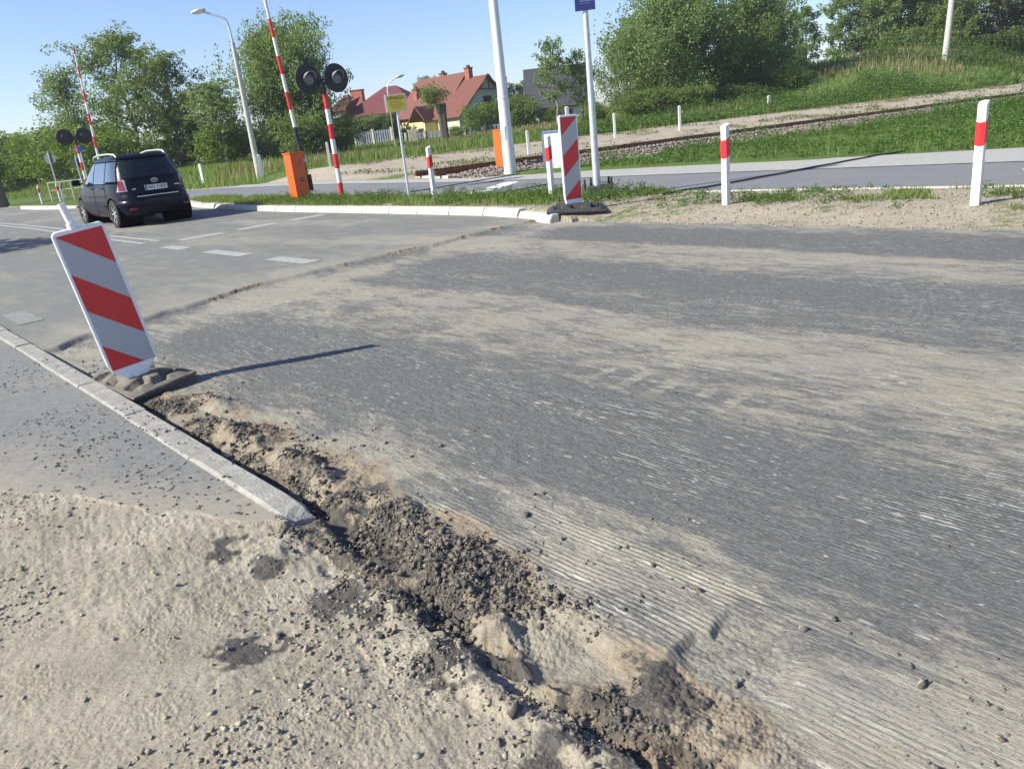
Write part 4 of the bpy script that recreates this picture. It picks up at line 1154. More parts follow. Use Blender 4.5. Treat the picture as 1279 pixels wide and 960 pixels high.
        patch('side_moulding', paint.m, lambda x, y, z: (sg * y > .5) & (x > 1.25) & (x < 3.05) & (z > .47) & (z < .53), .012, t)
        for hx in (1.28, 2.15):
            MB().box((hx, sg * .885, .93), (.16, .03, .025), bev=.008).build('door_handle', paint.m, t)
        m_ = MB().box((3.0, sg * .98, 1.10), (.10, .20, .15), bev=.04).box((3.02, sg * .87, 1.06), (.06, .10, .04)).build('door_mirror', paint.m, t, smooth=True)
        rl = MB().tube([(.62, sg * .56, 1.60), (.74, sg * .565, 1.665), (1.1, sg * .575, 1.69), (1.9, sg * .575, 1.695), (2.35, sg * .57, 1.66), (2.5, sg * .565, 1.59)], [.016, .022, .020, .020, .020, .016], 10).build('roof_rail', M['galv'], t, smooth=True)
        patch('head_light', clr, lambda x, y, z: (sg * y > .45) & (x > 3.95) & (z > .66) & (z < .80), .006, t)
        MB().box((.055, sg * .62, .42), (.03, .16, .05), bev=.01).build('reflector', redl, t)
    patch('rear_window', glass.m, lambda x, y, z: (np.abs(y) < .66 - (z - 1.1) * .18) & (x < .8) & (z > 1.12) & (z < 1.52), .005, t)
    patch('windscreen', glass.m, lambda x, y, z: (np.abs(y) < .68 - (z - 1.1) * .18) & (x > 2) & (z > 1.08) & (z < 1.53), .005, t)
    patch('spoiler', paint.m, lambda x, y, z: (np.abs(y) < .6) & (x < 1.0) & (z > 1.535) & (z < 1.60), .035, t)
    MB().box((.045, 0, .69), (.04, .96, .022), rot=0, bev=.006).build('trim_strip', chrome, t)
    # wheels
    for wx, wz in wheels:
        for sg in (-1, 1):
            mt = Matrix.Translation((wx, sg * .775, wz)) @ Matrix.Rotation(R(-90 * sg), 4, 'X')
            wl = bpy.data.objects.new('wheel', None); link(wl, t)
            MB().lathe([(.20, -.10), (.29, -.105), (.318, -.085), (.328, -.04), (.328, .04), (.318, .085), (.29, .105), (.215, .10), (.20, .06)], mt, 36).build('tyre', tyre, wl, smooth=True)
            mb = MB().lathe([(.02, -.02), (.215, -.02), (.215, .085), (.20, .09), (.19, .05), (.02, .05)], mt, 32)
            for k in range(7):
                mb.box(mt @ Vector((.115 * math.cos(k * .8976), .115 * math.sin(k * .8976), .07)), (.19, .035, .025), rot=mt.to_3x3().to_4x4() @ Matrix.Rotation(k * .8976, 4, 'Z'))
            mb.lathe([(.035, .05), (.035, .09)], mt, 12); mb.build('rim', alloy, wl, smooth=False)
            MB().lathe([(.375, -.45), (.375, .075)], mt, 30).build('wheel_well', well, t)
    # number plate, facing back (-x)
    pl = MB().box((.070, .0, .865), (.02, .52, .115), bev=.004).build('number_plate', M['white'], t)
    bl_ = simple('plate_blue', (.02, .05, .35), .4)
    MB().box((.0585, .235, .865), (.003, .045, .105)).build('country_band', bl_, pl)
    mt = Matrix.Translation((.0575, -.02, .862)) @ Matrix.Rotation(R(-90), 4, 'Z') @ Matrix.Rotation(R(90), 4, 'X')
    text_obj('plate_lettering', 'WO 31870', .105, M['black'], pl, mt, sx=.88, bold=.0015)
    def ring_logo(ry, rz_, c, thick=.007):
        pts = [(c[0] - .0, c[1] + ry * math.cos(a), c[2] + rz_ * math.sin(a)) for a in [k * math.pi / 14 for k in range(29)]]
        return pts
    lg = MB().tube(ring_logo(.075, .050, (.095, 0, 1.02)), .0065, 6).tube(ring_logo(.026, .046, (.092, 0, 1.022)), .005, 6).tube(ring_logo(.052, .018, (.092, 0, 1.040)), .005, 6).build('emblem', chrome, t, smooth=True)
    MB().box((.090, .50, .865), (.006, .09, .02)).build('badge', chrome, t)
    MB().box((.082, -.50, .875), (.006, .13, .018)).build('badge', chrome, t)
    ant = MB().tube([(.9, 0, 1.64), (.72, 0, 1.78)], .006, 6).build('aerial', M['black'], t)
    MB().tube([(.17, -.25, 1.13), (.20, .15, 1.17), (.20, .2, 1.18)], .008, 6).build('wiper', M['black'], t)
    return t
car = build_car()
cx_, cy_, _ = W(19.52, 6.42)
car.location = (cx_, cy_, gz(cx_, cy_) + .0)
car.rotation_euler = (0, R(-.5), RA)

# ------------------------------------------------------------------ houses
def mat_tiles(name, col, rows=3.0):
    k = NT(name); P = k.n('ShaderNodeTexCoord').outputs['Object']
    w = k.n('ShaderNodeTexWave', wave_type='BANDS', bands_direction='Z'); w.inputs['Scale'].default_value = rows; k.l(P, w.inputs['Vector'])
    w2 = k.n('ShaderNodeTexWave', wave_type='BANDS', bands_direction='X'); w2.inputs['Scale'].default_value = rows * 1.3; k.l(P, w2.inputs['Vector'])
    nz = k.noise(P, 1.2, 4)
    c = k.mix(k.ramp(w.outputs[1], [(.0, .35), (.4, 0.0)]), col, tuple(a * .55 for a in col))
    c = k.mix(k.ramp(nz, [(.35, 0.0), (.75, .35)]), c, tuple(a * .75 for a in col))
    k.base(c); k.rough(.6); k.bump(k.math('ADD', w.outputs[1], k.math('MULTIPLY', w2.outputs[1], .5)), .6, .05); return k.m
M['tile_orange'] = mat_tiles('orange_red_tiles', (.175, .055, .036))
M['tile_red'] = mat_tiles('dark_red_tiles', (.15, .028, .036))
M['tile_dark'] = mat_tiles('charcoal_tiles', (.045, .047, .058))
M['wall_yellow'] = simple('pale_yellow_render', (.72, .64, .30), .9, var=.06)
M['wall_cream'] = simple('cream_render', (.55, .56, .42), .9, var=.06)
M['wall_white'] = simple('white_render', (.66, .64, .62), .9, var=.05)
M['brick'] = simple('red_brick', (.33, .10, .07), .9, var=.2)
M['wood'] = simple('brown_timber', (.09, .045, .025), .8, var=.3)
M['winglass'] = simple('house_window_glass', (.03, .035, .04), .1, var=.2)
M['fence_steel'] = simple('blue_grey_fence', (.16, .19, .23), .7, var=.2)
M['stonewall'] = simple('pale_block_wall', (.42, .38, .30), .9, var=.35, scale=3)
def frame_obj(parent, name, mat, corners, th=.12):
    """a slab through 3-4 corner points with thickness"""
    mb = MB(); C_ = [Vector(c) for c in corners]; nrm = (C_[1] - C_[0]).cross(C_[2] - C_[0]).normalized() * th
    A = [mb.bm.verts.new(c) for c in C_]; B = [mb.bm.verts.new(c - nrm) for c in C_]; n_ = len(C_)
    mb.bm.faces.new(A); mb.bm.faces.new(B[::-1])
    for k in range(n_): mb.bm.faces.new((A[k], B[k], B[(k + 1) % n_], A[(k + 1) % n_]))
    return mb.build(name, mat, parent)
def window(parent, c, w, h, yaw, fm=None):
    """c = centre on the wall face, yaw = direction the wall looks"""
    mt = Matrix.Translation(c) @ Matrix.Rotation(yaw, 4, 'Z')
    wn_ = MB(); wn_.box(mt @ Vector((.02, 0, 0)), (.10, w, h), rot=yaw); o = wn_.build('window', fm or M['wood'], parent)
    for sgn in (-1, 1):
        MB().box(mt @ Vector((.075, sgn * (w / 4), 0)), (.012, w / 2 - .10, h - .14), rot=yaw).build('pane', M['winglass'], o)
    return o
def gable_prism(parent, x0, x1, y0, y1, zb, ze, zr, wall_mat, roof_mat, over=.45, name_r='roof'):
    """ridge along x; eaves at y0 and y1"""
    ym = (y0 + y1) / 2
    mb = MB()
    a = [mb.bm.verts.new(p) for p in ((x0, y0, zb), (x0, y1, zb), (x0, y1, ze), (x0, ym, zr), (x0, y0, ze))]
    b = [mb.bm.verts.new(p) for p in ((x1, y0, zb), (x1, y1, zb), (x1, y1, ze), (x1, ym, zr), (x1, y0, ze))]
    for k in range(5): mb.bm.faces.new((a[k], a[(k + 1) % 5], b[(k + 1) % 5], b[k]))
    mb.bm.faces.new(a[::-1]); mb.bm.faces.new(b)
    w_ = mb.build('wall', wall_mat, parent)
    sl = (zr - ze) / (ym - y0); o_ = over
    r = []
    for sgn, ye in ((-1, y0), (1, y1)):
        yo = ye + sgn * o_; zo = ze - sl * o_
        c = [(x0 - o_, yo, zo + .12), (x1 + o_, yo, zo + .12), (x1 + o_, ym, zr + .12), (x0 - o_, ym, zr + .12)]
        if sgn > 0: c = c[::-1]
        r.append(frame_obj(parent, name_r, roof_mat, c, .16))
    return w_, r
# the orange-roofed house
h = empty('house', (-3.4, 110, .9), R(-42), 'pale yellow house with steep orange-red tiled roofs and timbered gable', 'house')
gable_prism(h, -6.2, 2.2, -5.0, 5.0, -1, 3.3, 7.9, M['wall_yellow'], M['tile_orange'])
gable_prism(h, 2.4, 6.2, -6.2, 5.2, -1, 2.7, 7.1, M['wall_cream'], M['tile_orange'], .5)
# small gabled porch on the lit side
p_ = empty('porch_frame', (0, 0, 0)); bpy.data.objects.remove(p_)
frame_obj(h, 'porch_roof', M['tile_orange'], [(-1.6, -7.6, 2.4), (-.1, -7.6, 4.2), (-.1, -4.2, 4.2), (-1.6, -4.2, 2.4)][::-1], .12)
frame_obj(h, 'porch_roof', M['tile_orange'], [(1.4, -7.6, 2.4), (-.1, -7.6, 4.2), (-.1, -4.2, 4.2), (1.4, -4.2, 2.4)], .12)
MB().prism([(-1.2, -7.2), (1.0, -7.2), (1.0, -4.9), (-1.2, -4.9)], -1, 2.2).build('porch', M['wall_yellow'], h)
for cx0, cy0, zt in ((-2.5, .8, 8.3), (3.4, -.5, 8.3), (-4.6, -2.6, 6.6)):
    ch = MB().box((cx0, cy0, zt - 1.0), (.75, .75, 2.0)).build('chimney', M['brick'], h)
    MB().box((cx0, cy0, zt + .05), (.9, .9, .12)).box((cx0, cy0, zt + .25), (.35, .35, .3)).build('chimney_cap', M['wood'], ch)
window(h, (6.2, -.6, 3.9), 1.5, 1.6, 0)
window(h, (6.2, -4.4, .9), 1.2, 1.3, 0); window(h, (6.2, 3.0, .9), 1.2, 1.3, 0)
window(h, (-3.9, -5.0, .9), 1.2, 1.5, R(-90)); window(h, (.2, -7.2, .9), 1.0, 1.4, R(-90)); window(h, (-5.4, -5.0, .9), .8, 1.5, R(-90))
ax = MB()
for sgn in (-1, 1):
    ax.box((6.75, -.6 + sgn * .95, 6.3), (.10, .14, 2.3), rot=Matrix.Rotation(sgn * R(42), 4, 'X'))
ax.box((6.75, -.6, 6.35), (.10, .16, 1.9)).box((6.75, -.6, 5.5), (.10, 3.9, .14)); ax.build('gable_timber', M['wood'], h)
sk = MB().box((-4.2, -3.9, 4.05), (1.1, 1.3, .12), rot=Matrix.Rotation(R(45), 4, 'X')).build('roof_window', M['galv'], h)
MB().box((-4.2, -3.96, 4.10), (.9, 1.1, .12), rot=Matrix.Rotation(R(45), 4, 'X')).build('pane', M['winglass'], sk)
# hip-roofed house
def hip(parent, x0, x1, y0, y1, ze, zr, mat, over=.7, ridge=None):
    x0 -= over; x1 += over; y0 -= over; y1 += over
    ym = (y0 + y1) / 2; d = (y1 - y0) / 2 if ridge is None else ridge
    A, B = (x0 + d, ym, zr), (x1 - d, ym, zr)
    c = [(x0, y0, ze), (x1, y0, ze), (x1, y1, ze), (x0, y1, ze)]
    mb = MB(); v = [mb.bm.verts.new(p) for p in c + [A, B]]; 
    for f in ((0, 1, 5, 4), (1, 2, 5), (2, 3, 4, 5), (3, 0, 4), (3, 2, 1, 0)): mb.bm.faces.new([v[k] for k in f])
    w = mb.build('roof', mat, parent)
    MB().box(((x0 + x1) / 2, (y0 + y1) / 2, ze - .13), (x1 - x0 - .3, y1 - y0 - .3, .22)).build('eaves', M['wood'], parent)
    return w
h = empty('house', (-14.2, 128, .4), R(-18), 'white two-storey house with a dark red hipped roof behind the signal lamps', 'house')
MB().prism([(-5.5, -5), (6.5, -5), (6.5, 5), (-5.5, 5)], -1, 4.9).build('wall', M['wall_white'], h)
hip(h, -5.5, 6.5, -5, 5, 4.95, 9.0, M['tile_red'])
MB().prism([(-9, -3), (-5.6, -3), (-5.6, 4), (-9, 4)], -1, 6.1).build('wing', M['wall_white'], h)
hip(h, -9, -5.6, -3, 4, 6.15, 8.6, M['tile_red'], .5, 2.0)
frame_obj(h, 'dormer_roof', M['tile_red'], [(-5.3, -6.2, 4.6), (-3.9, -6.2, 7.0), (-3.9, -1.8, 7.9), (-5.3, -4, 4.6)][::-1])
ch = MB().box((-4.6, -1.2, 7.8), (1.9, .9, 2.2)).build('chimney', M['brick'], h)
MB().box((-4.6, -1.2, 8.95), (2.1, 1.1, .12)).build('chimney_cap', M['wood'], ch)
bal = MB().box((-1.6, -5.7, 2.55), (5.6, 1.4, .2)).build('balcony', M['wall_white'], h)
MB().box((-1.6, -6.3, 3.1), (5.4, .08, .85)).build('balustrade', M['wood'], bal)
for k in range(4): MB().box((-4.2 + k * 1.75, -6.2, 1.8), (.28, .28, 5.8)).build('column', M['wall_white'], h)
for xk in (-3.3, -1.5, .3): window(h, (xk, -5.0, 3.8), 1.1, 1.5, R(-90))
for xk in (-3.3, 0, 3.2, 5.2): window(h, (xk, -5.0, 1.1), 1.1, 1.4, R(-90))
window(h, (3.4, -5, 3.7), 1.2, 1.3, R(-90))
# dark-roofed house
h = empty('house', (10.6, 116, 1.2), R(-6), 'low white house with a big charcoal roof behind the slender trees', 'house')
gable_prism(h, -3.6, 4.6, -4, 4.6, -1, 2.9, 7.6, M['wall_white'], M['tile_dark'], .7)
MB().prism([(4.8, -4.3), (7.6, -4.3), (7.6, 3), (4.8, 3)], -1, 2.3).build('annex', M['wall_white'], h)
window(h, (-1.7, -4.0, 1.0), 1.6, 2.0, R(-90)); window(h, (1.6, -4.0, 1.2), 1.2, 1.2, R(-90))
MB().box((-3.0, -4.6, .9), (.4, .4, 3.8)).build('pillar', M['wall_white'], h)
# fences and garden walls
def picket(x0, y0, x1, y1, h_, mat, label, step=.5):
    L = math.hypot(x1 - x0, y1 - y0); a = math.atan2(y1 - y0, x1 - x0)
    t = empty('fence', (x0, y0, gz(x0, y0)), a, label, 'fence')
    n_ = int(L / 2.5)
    for k in range(n_ + 1): MB().box((k * L / n_, 0, h_ / 2 + .05), (.28, .28, h_ + .2)).build('fence_post', M['stonewall'], t)
    mb = MB(); k = .3
    while k < L - .2: mb.box((k, 0, h_ * .55), (step * .55, .04, h_ * .85)); k += step
    mb.box((L / 2, .03, h_ * .3), (L, .05, .08)).box((L / 2, .03, h_ * .85), (L, .05, .08)); mb.build('pickets', mat, t)
    return t
picket(-9.5, 98, 2.5, 94, .9, M['fence_steel'], 'grey picket fence in front of the pale yellow house')
picket(-16.5, 104, -11.5, 101.5, 1.9, M['fence_steel'], 'blue-grey slatted fence below the round bushes by the white house', .35)
MB_ = MB().box((0, 0, .6), (1.1, .6, 1.5), bev=.05); o = MB_.build('garden_pier', M['stonewall']); o.location = (-8.4, 96, 1.0); tag(o, 'pale stone pier at the left end of the picket fence', 'pier')

# ------------------------------------------------------------------ trees and plants
def leaves_mesh(name, C, size, seed, up=.25, aspect=.55, droop=0.0):
    g = np.random.default_rng(seed); N = len(C)
    size = np.broadcast_to(size, (N,)) * (.7 + .6 * g.random(N))
    nrm = g.normal(size=(N, 3)); nrm[:, 2] = np.abs(nrm[:, 2]) + up; nrm /= np.linalg.norm(nrm, axis=1, keepdims=True)
    a = g.normal(size=(N, 3)); a[:, 2] -= droop; t = a - nrm * (a * nrm).sum(1, keepdims=True); t /= np.linalg.norm(t, axis=1, keepdims=True) + 1e-9
    b = np.cross(nrm, t)
    s_ = size[:, None]
    V = np.stack([C - t * s_, C + b * s_ * aspect + nrm * s_ * .12, C + t * s_, C - b * s_ * aspect + nrm * s_ * .12], 1).reshape(-1, 3)
    return np_mesh(name, V, quads=np.arange(4 * N).reshape(-1, 4))
def blades_mesh(name, P, hgt, wid, seed, lean=.4):
    g = np.random.default_rng(seed); N = len(P); a = g.random(N) * 6.283
    d = np.stack([np.cos(a), np.sin(a), np.zeros(N)], 1); b = np.stack([-np.sin(a), np.cos(a), np.zeros(N)], 1)
    h_ = np.broadcast_to(hgt, (N,)) * (.5 + .9 * g.random(N)); w_ = (np.broadcast_to(wid, (N,)) * (.7 + .6 * g.random(N)))[:, None]
    l_ = (lean * (.2 + g.random(N)) * h_)[:, None]; h3 = h_[:, None] * np.array([0, 0, 1.0])
    V = np.stack([P - b * w_, P + b * w_, P + b * w_ * .8 + h3 * .6 + d * l_ * .35, P + h3 + d * l_, P - b * w_ * .8 + h3 * .6 + d * l_ * .35], 1).reshape(-1, 3)
    i0 = np.arange(N)[:, None] * 5
    return np_mesh(name, V, quads=np.hstack([i0, i0 + 1, i0 + 2, i0 + 4]), tris=np.hstack([i0 + 4, i0 + 2, i0 + 3]))
PROTO = {}
def make_tree(key, H, Rw, kind, seed, nleaf, leafsize, mat, bark='bark', base=.15, multi=1):
    """unit-built prototype: crown + trunk meshes reused by copies"""
    g = np.random.default_rng(seed); rr_ = random.Random(seed)
    mb = MB(); tips = []
    for m_ in range(multi):
        off = Vector((rr_.uniform(-1, 1), rr_.uniform(-1, 1), 0)) * (Rw * .28 if multi > 1 else 0)
        top = Vector((off.x * 2.2 + rr_.uniform(-.05, .05) * H, off.y * 2.2 + rr_.uniform(-.05, .05) * H, H * rr_.uniform(.82, .97)))
        pts = [off + (top - off) * k / 7 + Vector((rr_.uniform(-.02, .02), rr_.uniform(-.02, .02), 0)) * H * (1 if 0 < k else 0) for k in range(8)]
        r0 = H * (.017 if multi == 1 else .010)
        mb.tube(pts, [r0 * (1 - .88 * k / 7) for k in range(8)], 8)
        nb_ = 22 if multi == 1 else 11
        for k in range(nb_):
            f = base + (1 - base) * (k + rr_.random()) / nb_ * .97
            i = min(6, int(f * 7)); p = pts[i] + (pts[i + 1] - pts[i]) * (f * 7 - i)
            if kind == 'cone': wdt = Rw * (1.05 - f) * 1.15
            elif kind == 'round': wdt = Rw * math.sqrt(max(.05, 1 - ((f - .45) / .6) ** 2))
            else: wdt = Rw * (math.sin(min(1, (f - base * .5) / .85) * math.pi) ** .6 + .12)
            a = k * 2.4 + rr_.uniform(-.5, .5); L = wdt * rr_.uniform(.6, 1.08); rise = L * (.55 if kind != 'cone' else .25) * rr_.uniform(.4, 1.2)
            e_ = p + Vector((math.cos(a) * L, math.sin(a) * L, rise)); mid = p + (e_ - p) * .5 + Vector((0, 0, -.04 * L))
            rb = r0 * (1 - f) * .45 + .012
            mb.tube([p, mid, e_], [rb, rb * .6, rb * .25], 5, cap=False)
            for q in (.45, .7, .88, 1.0):
                tips.append((p + (e_ - p) * q, (.45 + .5 * q) * (.75 if multi > 1 else 1)))
        tips.append((top, .6))
    trunk = mb.build('trunk', M[bark]).data
    bpy.data.objects.remove(bpy.data.objects[-1]) if False else None
    T = np.array([tuple(t_[0]) for t_ in tips]); wgt = np.array([t_[1] for t_ in tips])
    # sub clumps
    nsub = 5
    Cc = np.repeat(T, nsub, 0) + g.normal(size=(len(T) * nsub, 3)) * (Rw * .17) * np.array([1, 1, .75])
    rad = Rw * (.09 + .10 * g.random(len(Cc)))
    pick = g.integers(0, len(Cc), nleaf)
    d = g.normal(size=(nleaf, 3)); d /= np.linalg.norm(d, axis=1, keepdims=True)
    Pn = Cc[pick] + d * (rad[pick] * (.35 + .65 * g.random(nleaf) ** .5))[:, None] * np.array([1, 1, .8 if kind != 'willow' else 1.5])
    Pn[:, 2] = np.maximum(Pn[:, 2], .05)
    crown = leaves_mesh('crown', Pn, leafsize, seed + 1, droop=.6 if kind == 'willow' else .2)
    crown.materials.append(M[mat])
    for o in list(bpy.data.objects):
        if o.data == trunk: bpy.data.objects.remove(o)
    PROTO[key] = (crown, trunk, H)
def tree(key, x, y, H, label, cat='tree', name='tree', group=None, wide=1.0, rot=None, z=None, dz=-.15):
    crown, trunk, H0 = PROTO[key]
    if x > 10: H = max(1.8, H - gz(x, y) * .9)      # heights on the bank are given from road level
    t = empty(name, (x, y, (gz(x, y) if z is None else z) + dz), rot if rot is not None else (x * 7.1 + y * 3.3) % 6.28, label, cat, group)
    s_ = H / H0; t.scale = (s_ * wide, s_ * wide, s_)
    link(bpy.data.objects.new('crown', crown), t); link(bpy.data.objects.new('trunk', trunk), t)
    return t
make_tree('alderA', 11, 3.4, 'oval', 11, 17000, .100, 'leaf_mid', base=.16)
make_tree('alderB', 11, 3.0, 'oval', 12, 15000, .100, 'leaf_mid', base=.22)
make_tree('airy', 11, 3.6, 'cone', 13, 10000, .105, 'leaf_willow', base=.2)
make_tree('willowA', 10, 4.2, 'willow', 14, 20000, .12, 'leaf_willow', 'barkpale', base=.05, multi=4)
make_tree('willowB', 9, 4.6, 'round', 15, 22000, .12, 'leaf_willow', 'barkpale', base=.04, multi=4)
make_tree('darkA', 13, 3.8, 'oval', 16, 17000, .15, 'leaf_dark', base=.08)
make_tree('darkB', 12, 4.2, 'round', 17, 17000, .15, 'leaf_mid', base=.05)
make_tree('pine', 14, 3.6, 'cone', 18, 15000, .14, 'leaf_pine', base=.12)
make_tree('birch', 12, 2.3, 'willow', 19, 10000, .13, 'leaf_willow', 'barkpale', base=.15)
make_tree('slim', 6, 1.2, 'oval', 20, 3800, .075, 'leaf_willow', 'barkpale', base=.35)
make_tree('bush', 3, 1.9, 'round', 21, 9000, .085, 'leaf_mid', base=.02, multi=5)
make_tree('bushbright', 3, 1.9, 'round', 22, 8000, .08, 'leaf_bright', base=.02, multi=5)
GL = 'tall trees in a row behind the crossing'
def rowlab(i, what): return what
tree('airy', -38.0, 76, 11.6, 'tall airy tree, leftmost of the row, thin against the sky', group=GL, wide=1.0)
tree('alderA', -31.5, 74, 13.2, 'tallest tree left of the crossing, above the far striped beam', group=GL, wide=1.0)
tree('alderB', -27.4, 73, 11.4, 'tall dense tree just above the car roof', group=GL, wide=.9)
tree('alderB', -23.8, 74, 8.2, 'lower tree at the dip in the row, right of the car roof', group=GL, wide=.9)
tree('slim', -21.6, 68, 7.8, 'slim bright sapling in front of the dip in the tree row', group=GL, wide=1.4)
tree('willowA', -18.8, 72, 11.6, 'broad light green tree touching the lamp post from the left', group=GL, wide=.72)
tree('alderA', -16.2, 70, 11.4, 'broad tree directly behind the concrete street lamp', group=GL, wide=.9)
tree('willowB', -14.9, 69, 10.6, 'rounded tree behind the raised striped beam', group=GL, wide=.55)
tree('darkA', -13.8, 70, 6.8, 'dark low tree behind the twin signal lamps', group=GL, wide=.62)
tree('bush', -13.0, 70, 3.2, 'dark bush at the right foot of the tree row, below the signal lamps', 'bush', 'bush', GL, .85)
tree('darkA', -18.3, 78, 7.5, 'dark tree standing behind the gap beside the lamp post', group=GL, wide=.8)
tree('darkA', -29.5, 80, 6.6, 'dark tree standing behind the tallest tree', group=GL, wide=1.0)
tree('bush', -14.5, 67, 3.4, 'bush at the foot of the trees behind the orange box', 'bush', 'bush', GL)
tree('bushbright', -22.5, 70, 3.6, 'sunlit bush low between the trunks right of the car', 'bush', 'bush', GL, 1.1)
tree('bushbright', -18.0, 74, 3.2, 'sunlit bush low between the trunks near the lamp post', 'bush', 'bush', GL, 1.2)
GB = 'bright bushes along the far left road edge'
for i, (x, y, H, k, lab) in enumerate([(-57, 86, 5.2, 'bush', 'round green bush at the left edge of the view'), (-51, 84, 4.8, 'bushbright', 'bright bush left of the round sign back, second from the edge'),
        (-45.5, 80, 4.8, 'bush', 'green bush behind the leftmost red-banded post'), (-40.5, 78, 5.2, 'bushbright', 'bright tall bush behind the round sign back'),
        (-36.0, 72, 4.6, 'bushbright', 'bright bush behind the rectangular sign back'), (-31, 68, 3.8, 'bushbright', 'bright bush behind the car windows'), (-63, 92, 6, 'darkB', 'dark tree just out at the left edge'),
        (-48, 96, 5.6, 'darkB', 'darker tree behind the bright bushes')]):
    tree(k, x, y, H, lab, 'bush' if k[0] == 'b' else 'tree', 'bush' if k[0] == 'b' else 'tree', GB, 1.25 if k[0] == 'b' else .8)
GR = 'willow thicket beyond the railway'
for i, (x, y, H, k, lab, wd) in enumerate([
        (13.6, 76, 9.0, 'willowB', 'leftmost willow of the thicket, just right of the blue sign pole', .72), (16.0, 75, 11.8, 'willowA', 'tall willow of the thicket with bare stems showing', 1.0),
        (20.3, 77, 12.2, 'willowB', 'tallest willow in the middle of the thicket', .85), (24.4, 78, 11.8, 'willowA', 'drooping willow right of the middle of the thicket', .95),
        (27.6, 80, 9.8, 'willowB', 'rounded willow on the shaded right side of the thicket', .68), (31.8, 88, 8.0, 'darkB', 'dark tree at the right end of the thicket', 1.0),
        (31.0, 96, 13.0, 'darkA', 'taller dark tree rising behind the thicket', .9), (18, 84, 10.6, 'darkB', 'dark tree hidden behind the thicket', 1.1), (25.5, 86, 10.8, 'darkB', 'second dark tree hidden behind the thicket', 1.1),
        (13.6, 70, 3.2, 'bush', 'low bush at the left foot of the thicket', 1.3), (17.8, 70, 3.0, 'bush', 'low bush at the foot of the bare willow stems', 1.3), (35.2, 92, 6.2, 'bush', 'small rounded tree at the thicket right end beside the slim birch', 1.0),
        (23.0, 71.5, 2.8, 'bush', 'low bush at the middle foot of the thicket', 1.3), (28.0, 74, 3.6, 'bush', 'low bush in the shade at the right foot of the thicket', 1.3)]):
    tree(k, x, y, H, lab, 'bush' if k[0] == 'b' else 'tree', 'bush' if k[0] == 'b' else 'tree', GR, wd)
tree('birch', 40.2, 101, 12.2, 'slim pale birch alone in the gap of sky', group='trees on the far bank', wide=1.15)
tree('slim', 6.7, 72, 8.6, 'slender young tree in front of the dark-roofed house, left one', group='slender trees before the dark-roofed house', wide=.9)
tree('slim', 9.0, 73, 7.4, 'slender young tree in front of the dark-roofed house, right one', group='slender trees before the dark-roofed house', wide=.85)
tree('bush', 10.9, 80, 2.6, 'bush below the right slender tree', 'bush', 'bush', 'slender trees before the dark-roofed house', 1.2)
GF = 'trees on the far bank'
for x, y, H, k, lab, wd in [(49.5, 112, 15, 'birch', 'tall birch at the left end of the far wood', 1.1), (53.5, 110, 17, 'birch', 'tall birch, second from the left in the far wood', 1.25), (58.0, 112, 18, 'alderA', 'tall leafy tree in the left half of the far wood', 1.2),
        (61.0, 104, 11, 'darkB', 'rounded green tree in front of the far wood, left of the bare pole', 1.0), (64.0, 110, 18, 'alderB', 'tall tree of the far wood, just left of the bare pole', 1.3), (66.5, 104, 14, 'pine', 'dark pine just left of the bare pole', 1.2),
        (70.5, 106, 15, 'pine', 'dark pine just right of the bare pole', 1.3), (75.5, 108, 15.5, 'pine', 'broad dark pine, second right of the bare pole', 1.3), (81, 110, 16, 'pine', 'dark pine at the right edge of the view', 1.3), (72, 98, 8.5, 'bush', 'dense rounded tree behind the clipped hedge', 1.1),
        (79, 100, 9.5, 'bush', 'dense rounded tree behind the right end of the clipped hedge', 1.2), (56, 105, 8, 'bush', 'green bush below the tall birches', 1.0), (50.5, 103, 5, 'bushbright', 'bright bush at the left foot of the far wood', 1.0), (87, 112, 15, 'darkA', 'dark tree beyond the right edge', 1.2),
        (45.5, 118, 6.0, 'darkB', 'low distant tree left of the far wood', 1.0), (40.0, 125, 5.6, 'darkB', 'low distant tree right of the slim birch', 1.0), (60, 118, 18, 'darkA', 'dark tree behind the far wood', 1.2), (67, 118, 19, 'darkA', 'dark tree behind the pines', 1.2)]:
    tree(k, x, y, H, lab, 'bush' if k[0] == 'b' and k != 'birch' else 'tree', 'bush' if k[0] == 'b' and k != 'birch' else 'tree', GF, wd)
for x, y, H, k, lab, wd in [(4.2, 150, 10, 'darkA', 'distant dark tree between the two tiled houses, left', .8), (7.2, 152, 8.6, 'birch', 'distant pale tree between the two tiled houses', 1.0), (-9.0, 150, 10.5, 'darkB', 'distant tree behind the yellow sign', .7), (10.0, 155, 9.0, 'darkB', 'distant dark tree left of the charcoal roof', 1.0), (1.5, 146, 9, 'darkA', 'distant tree tip over the orange roof', .7), (-5.0, 150, 10.2, 'darkB', 'distant tree beside the left edge of the orange roof', .4)]:
    tree(k, x, y, H, lab, group='distant trees behind the houses', wide=wd)
GH = 'garden bushes in front of the houses'
for x, y, H, k, lab, wd in [(-15.6, 106, 3.6, 'bush', 'dense dark bush above the blue-grey slatted fence', 1.1), (-12.2, 105, 3.6, 'bush', 'loose bush right of the blue-grey slatted fence', .5), (-.2, 96, 3.5, 'bushbright', 'bright green round bush in front of the timbered gable', .95), (5.6, 105, 3.6, 'bush', 'garden bush left of the dark-roofed house', .7),
        (4.3, 104, 4.2, 'bush', 'dark garden bush right of the timbered gable', .9), (8.8, 103, 2.2, 'bushbright', 'yellow-green shrub before the porch of the dark-roofed house', .8), (-3.2, 93.5, 1.4, 'bush', 'low bush by the picket fence', 1.0), (13.4, 100, 3.6, 'bush', 'bush before the wall of the dark-roofed house', .8)]:
    tree(k, x, y, H, lab, 'bush', 'bush', GH, wd)
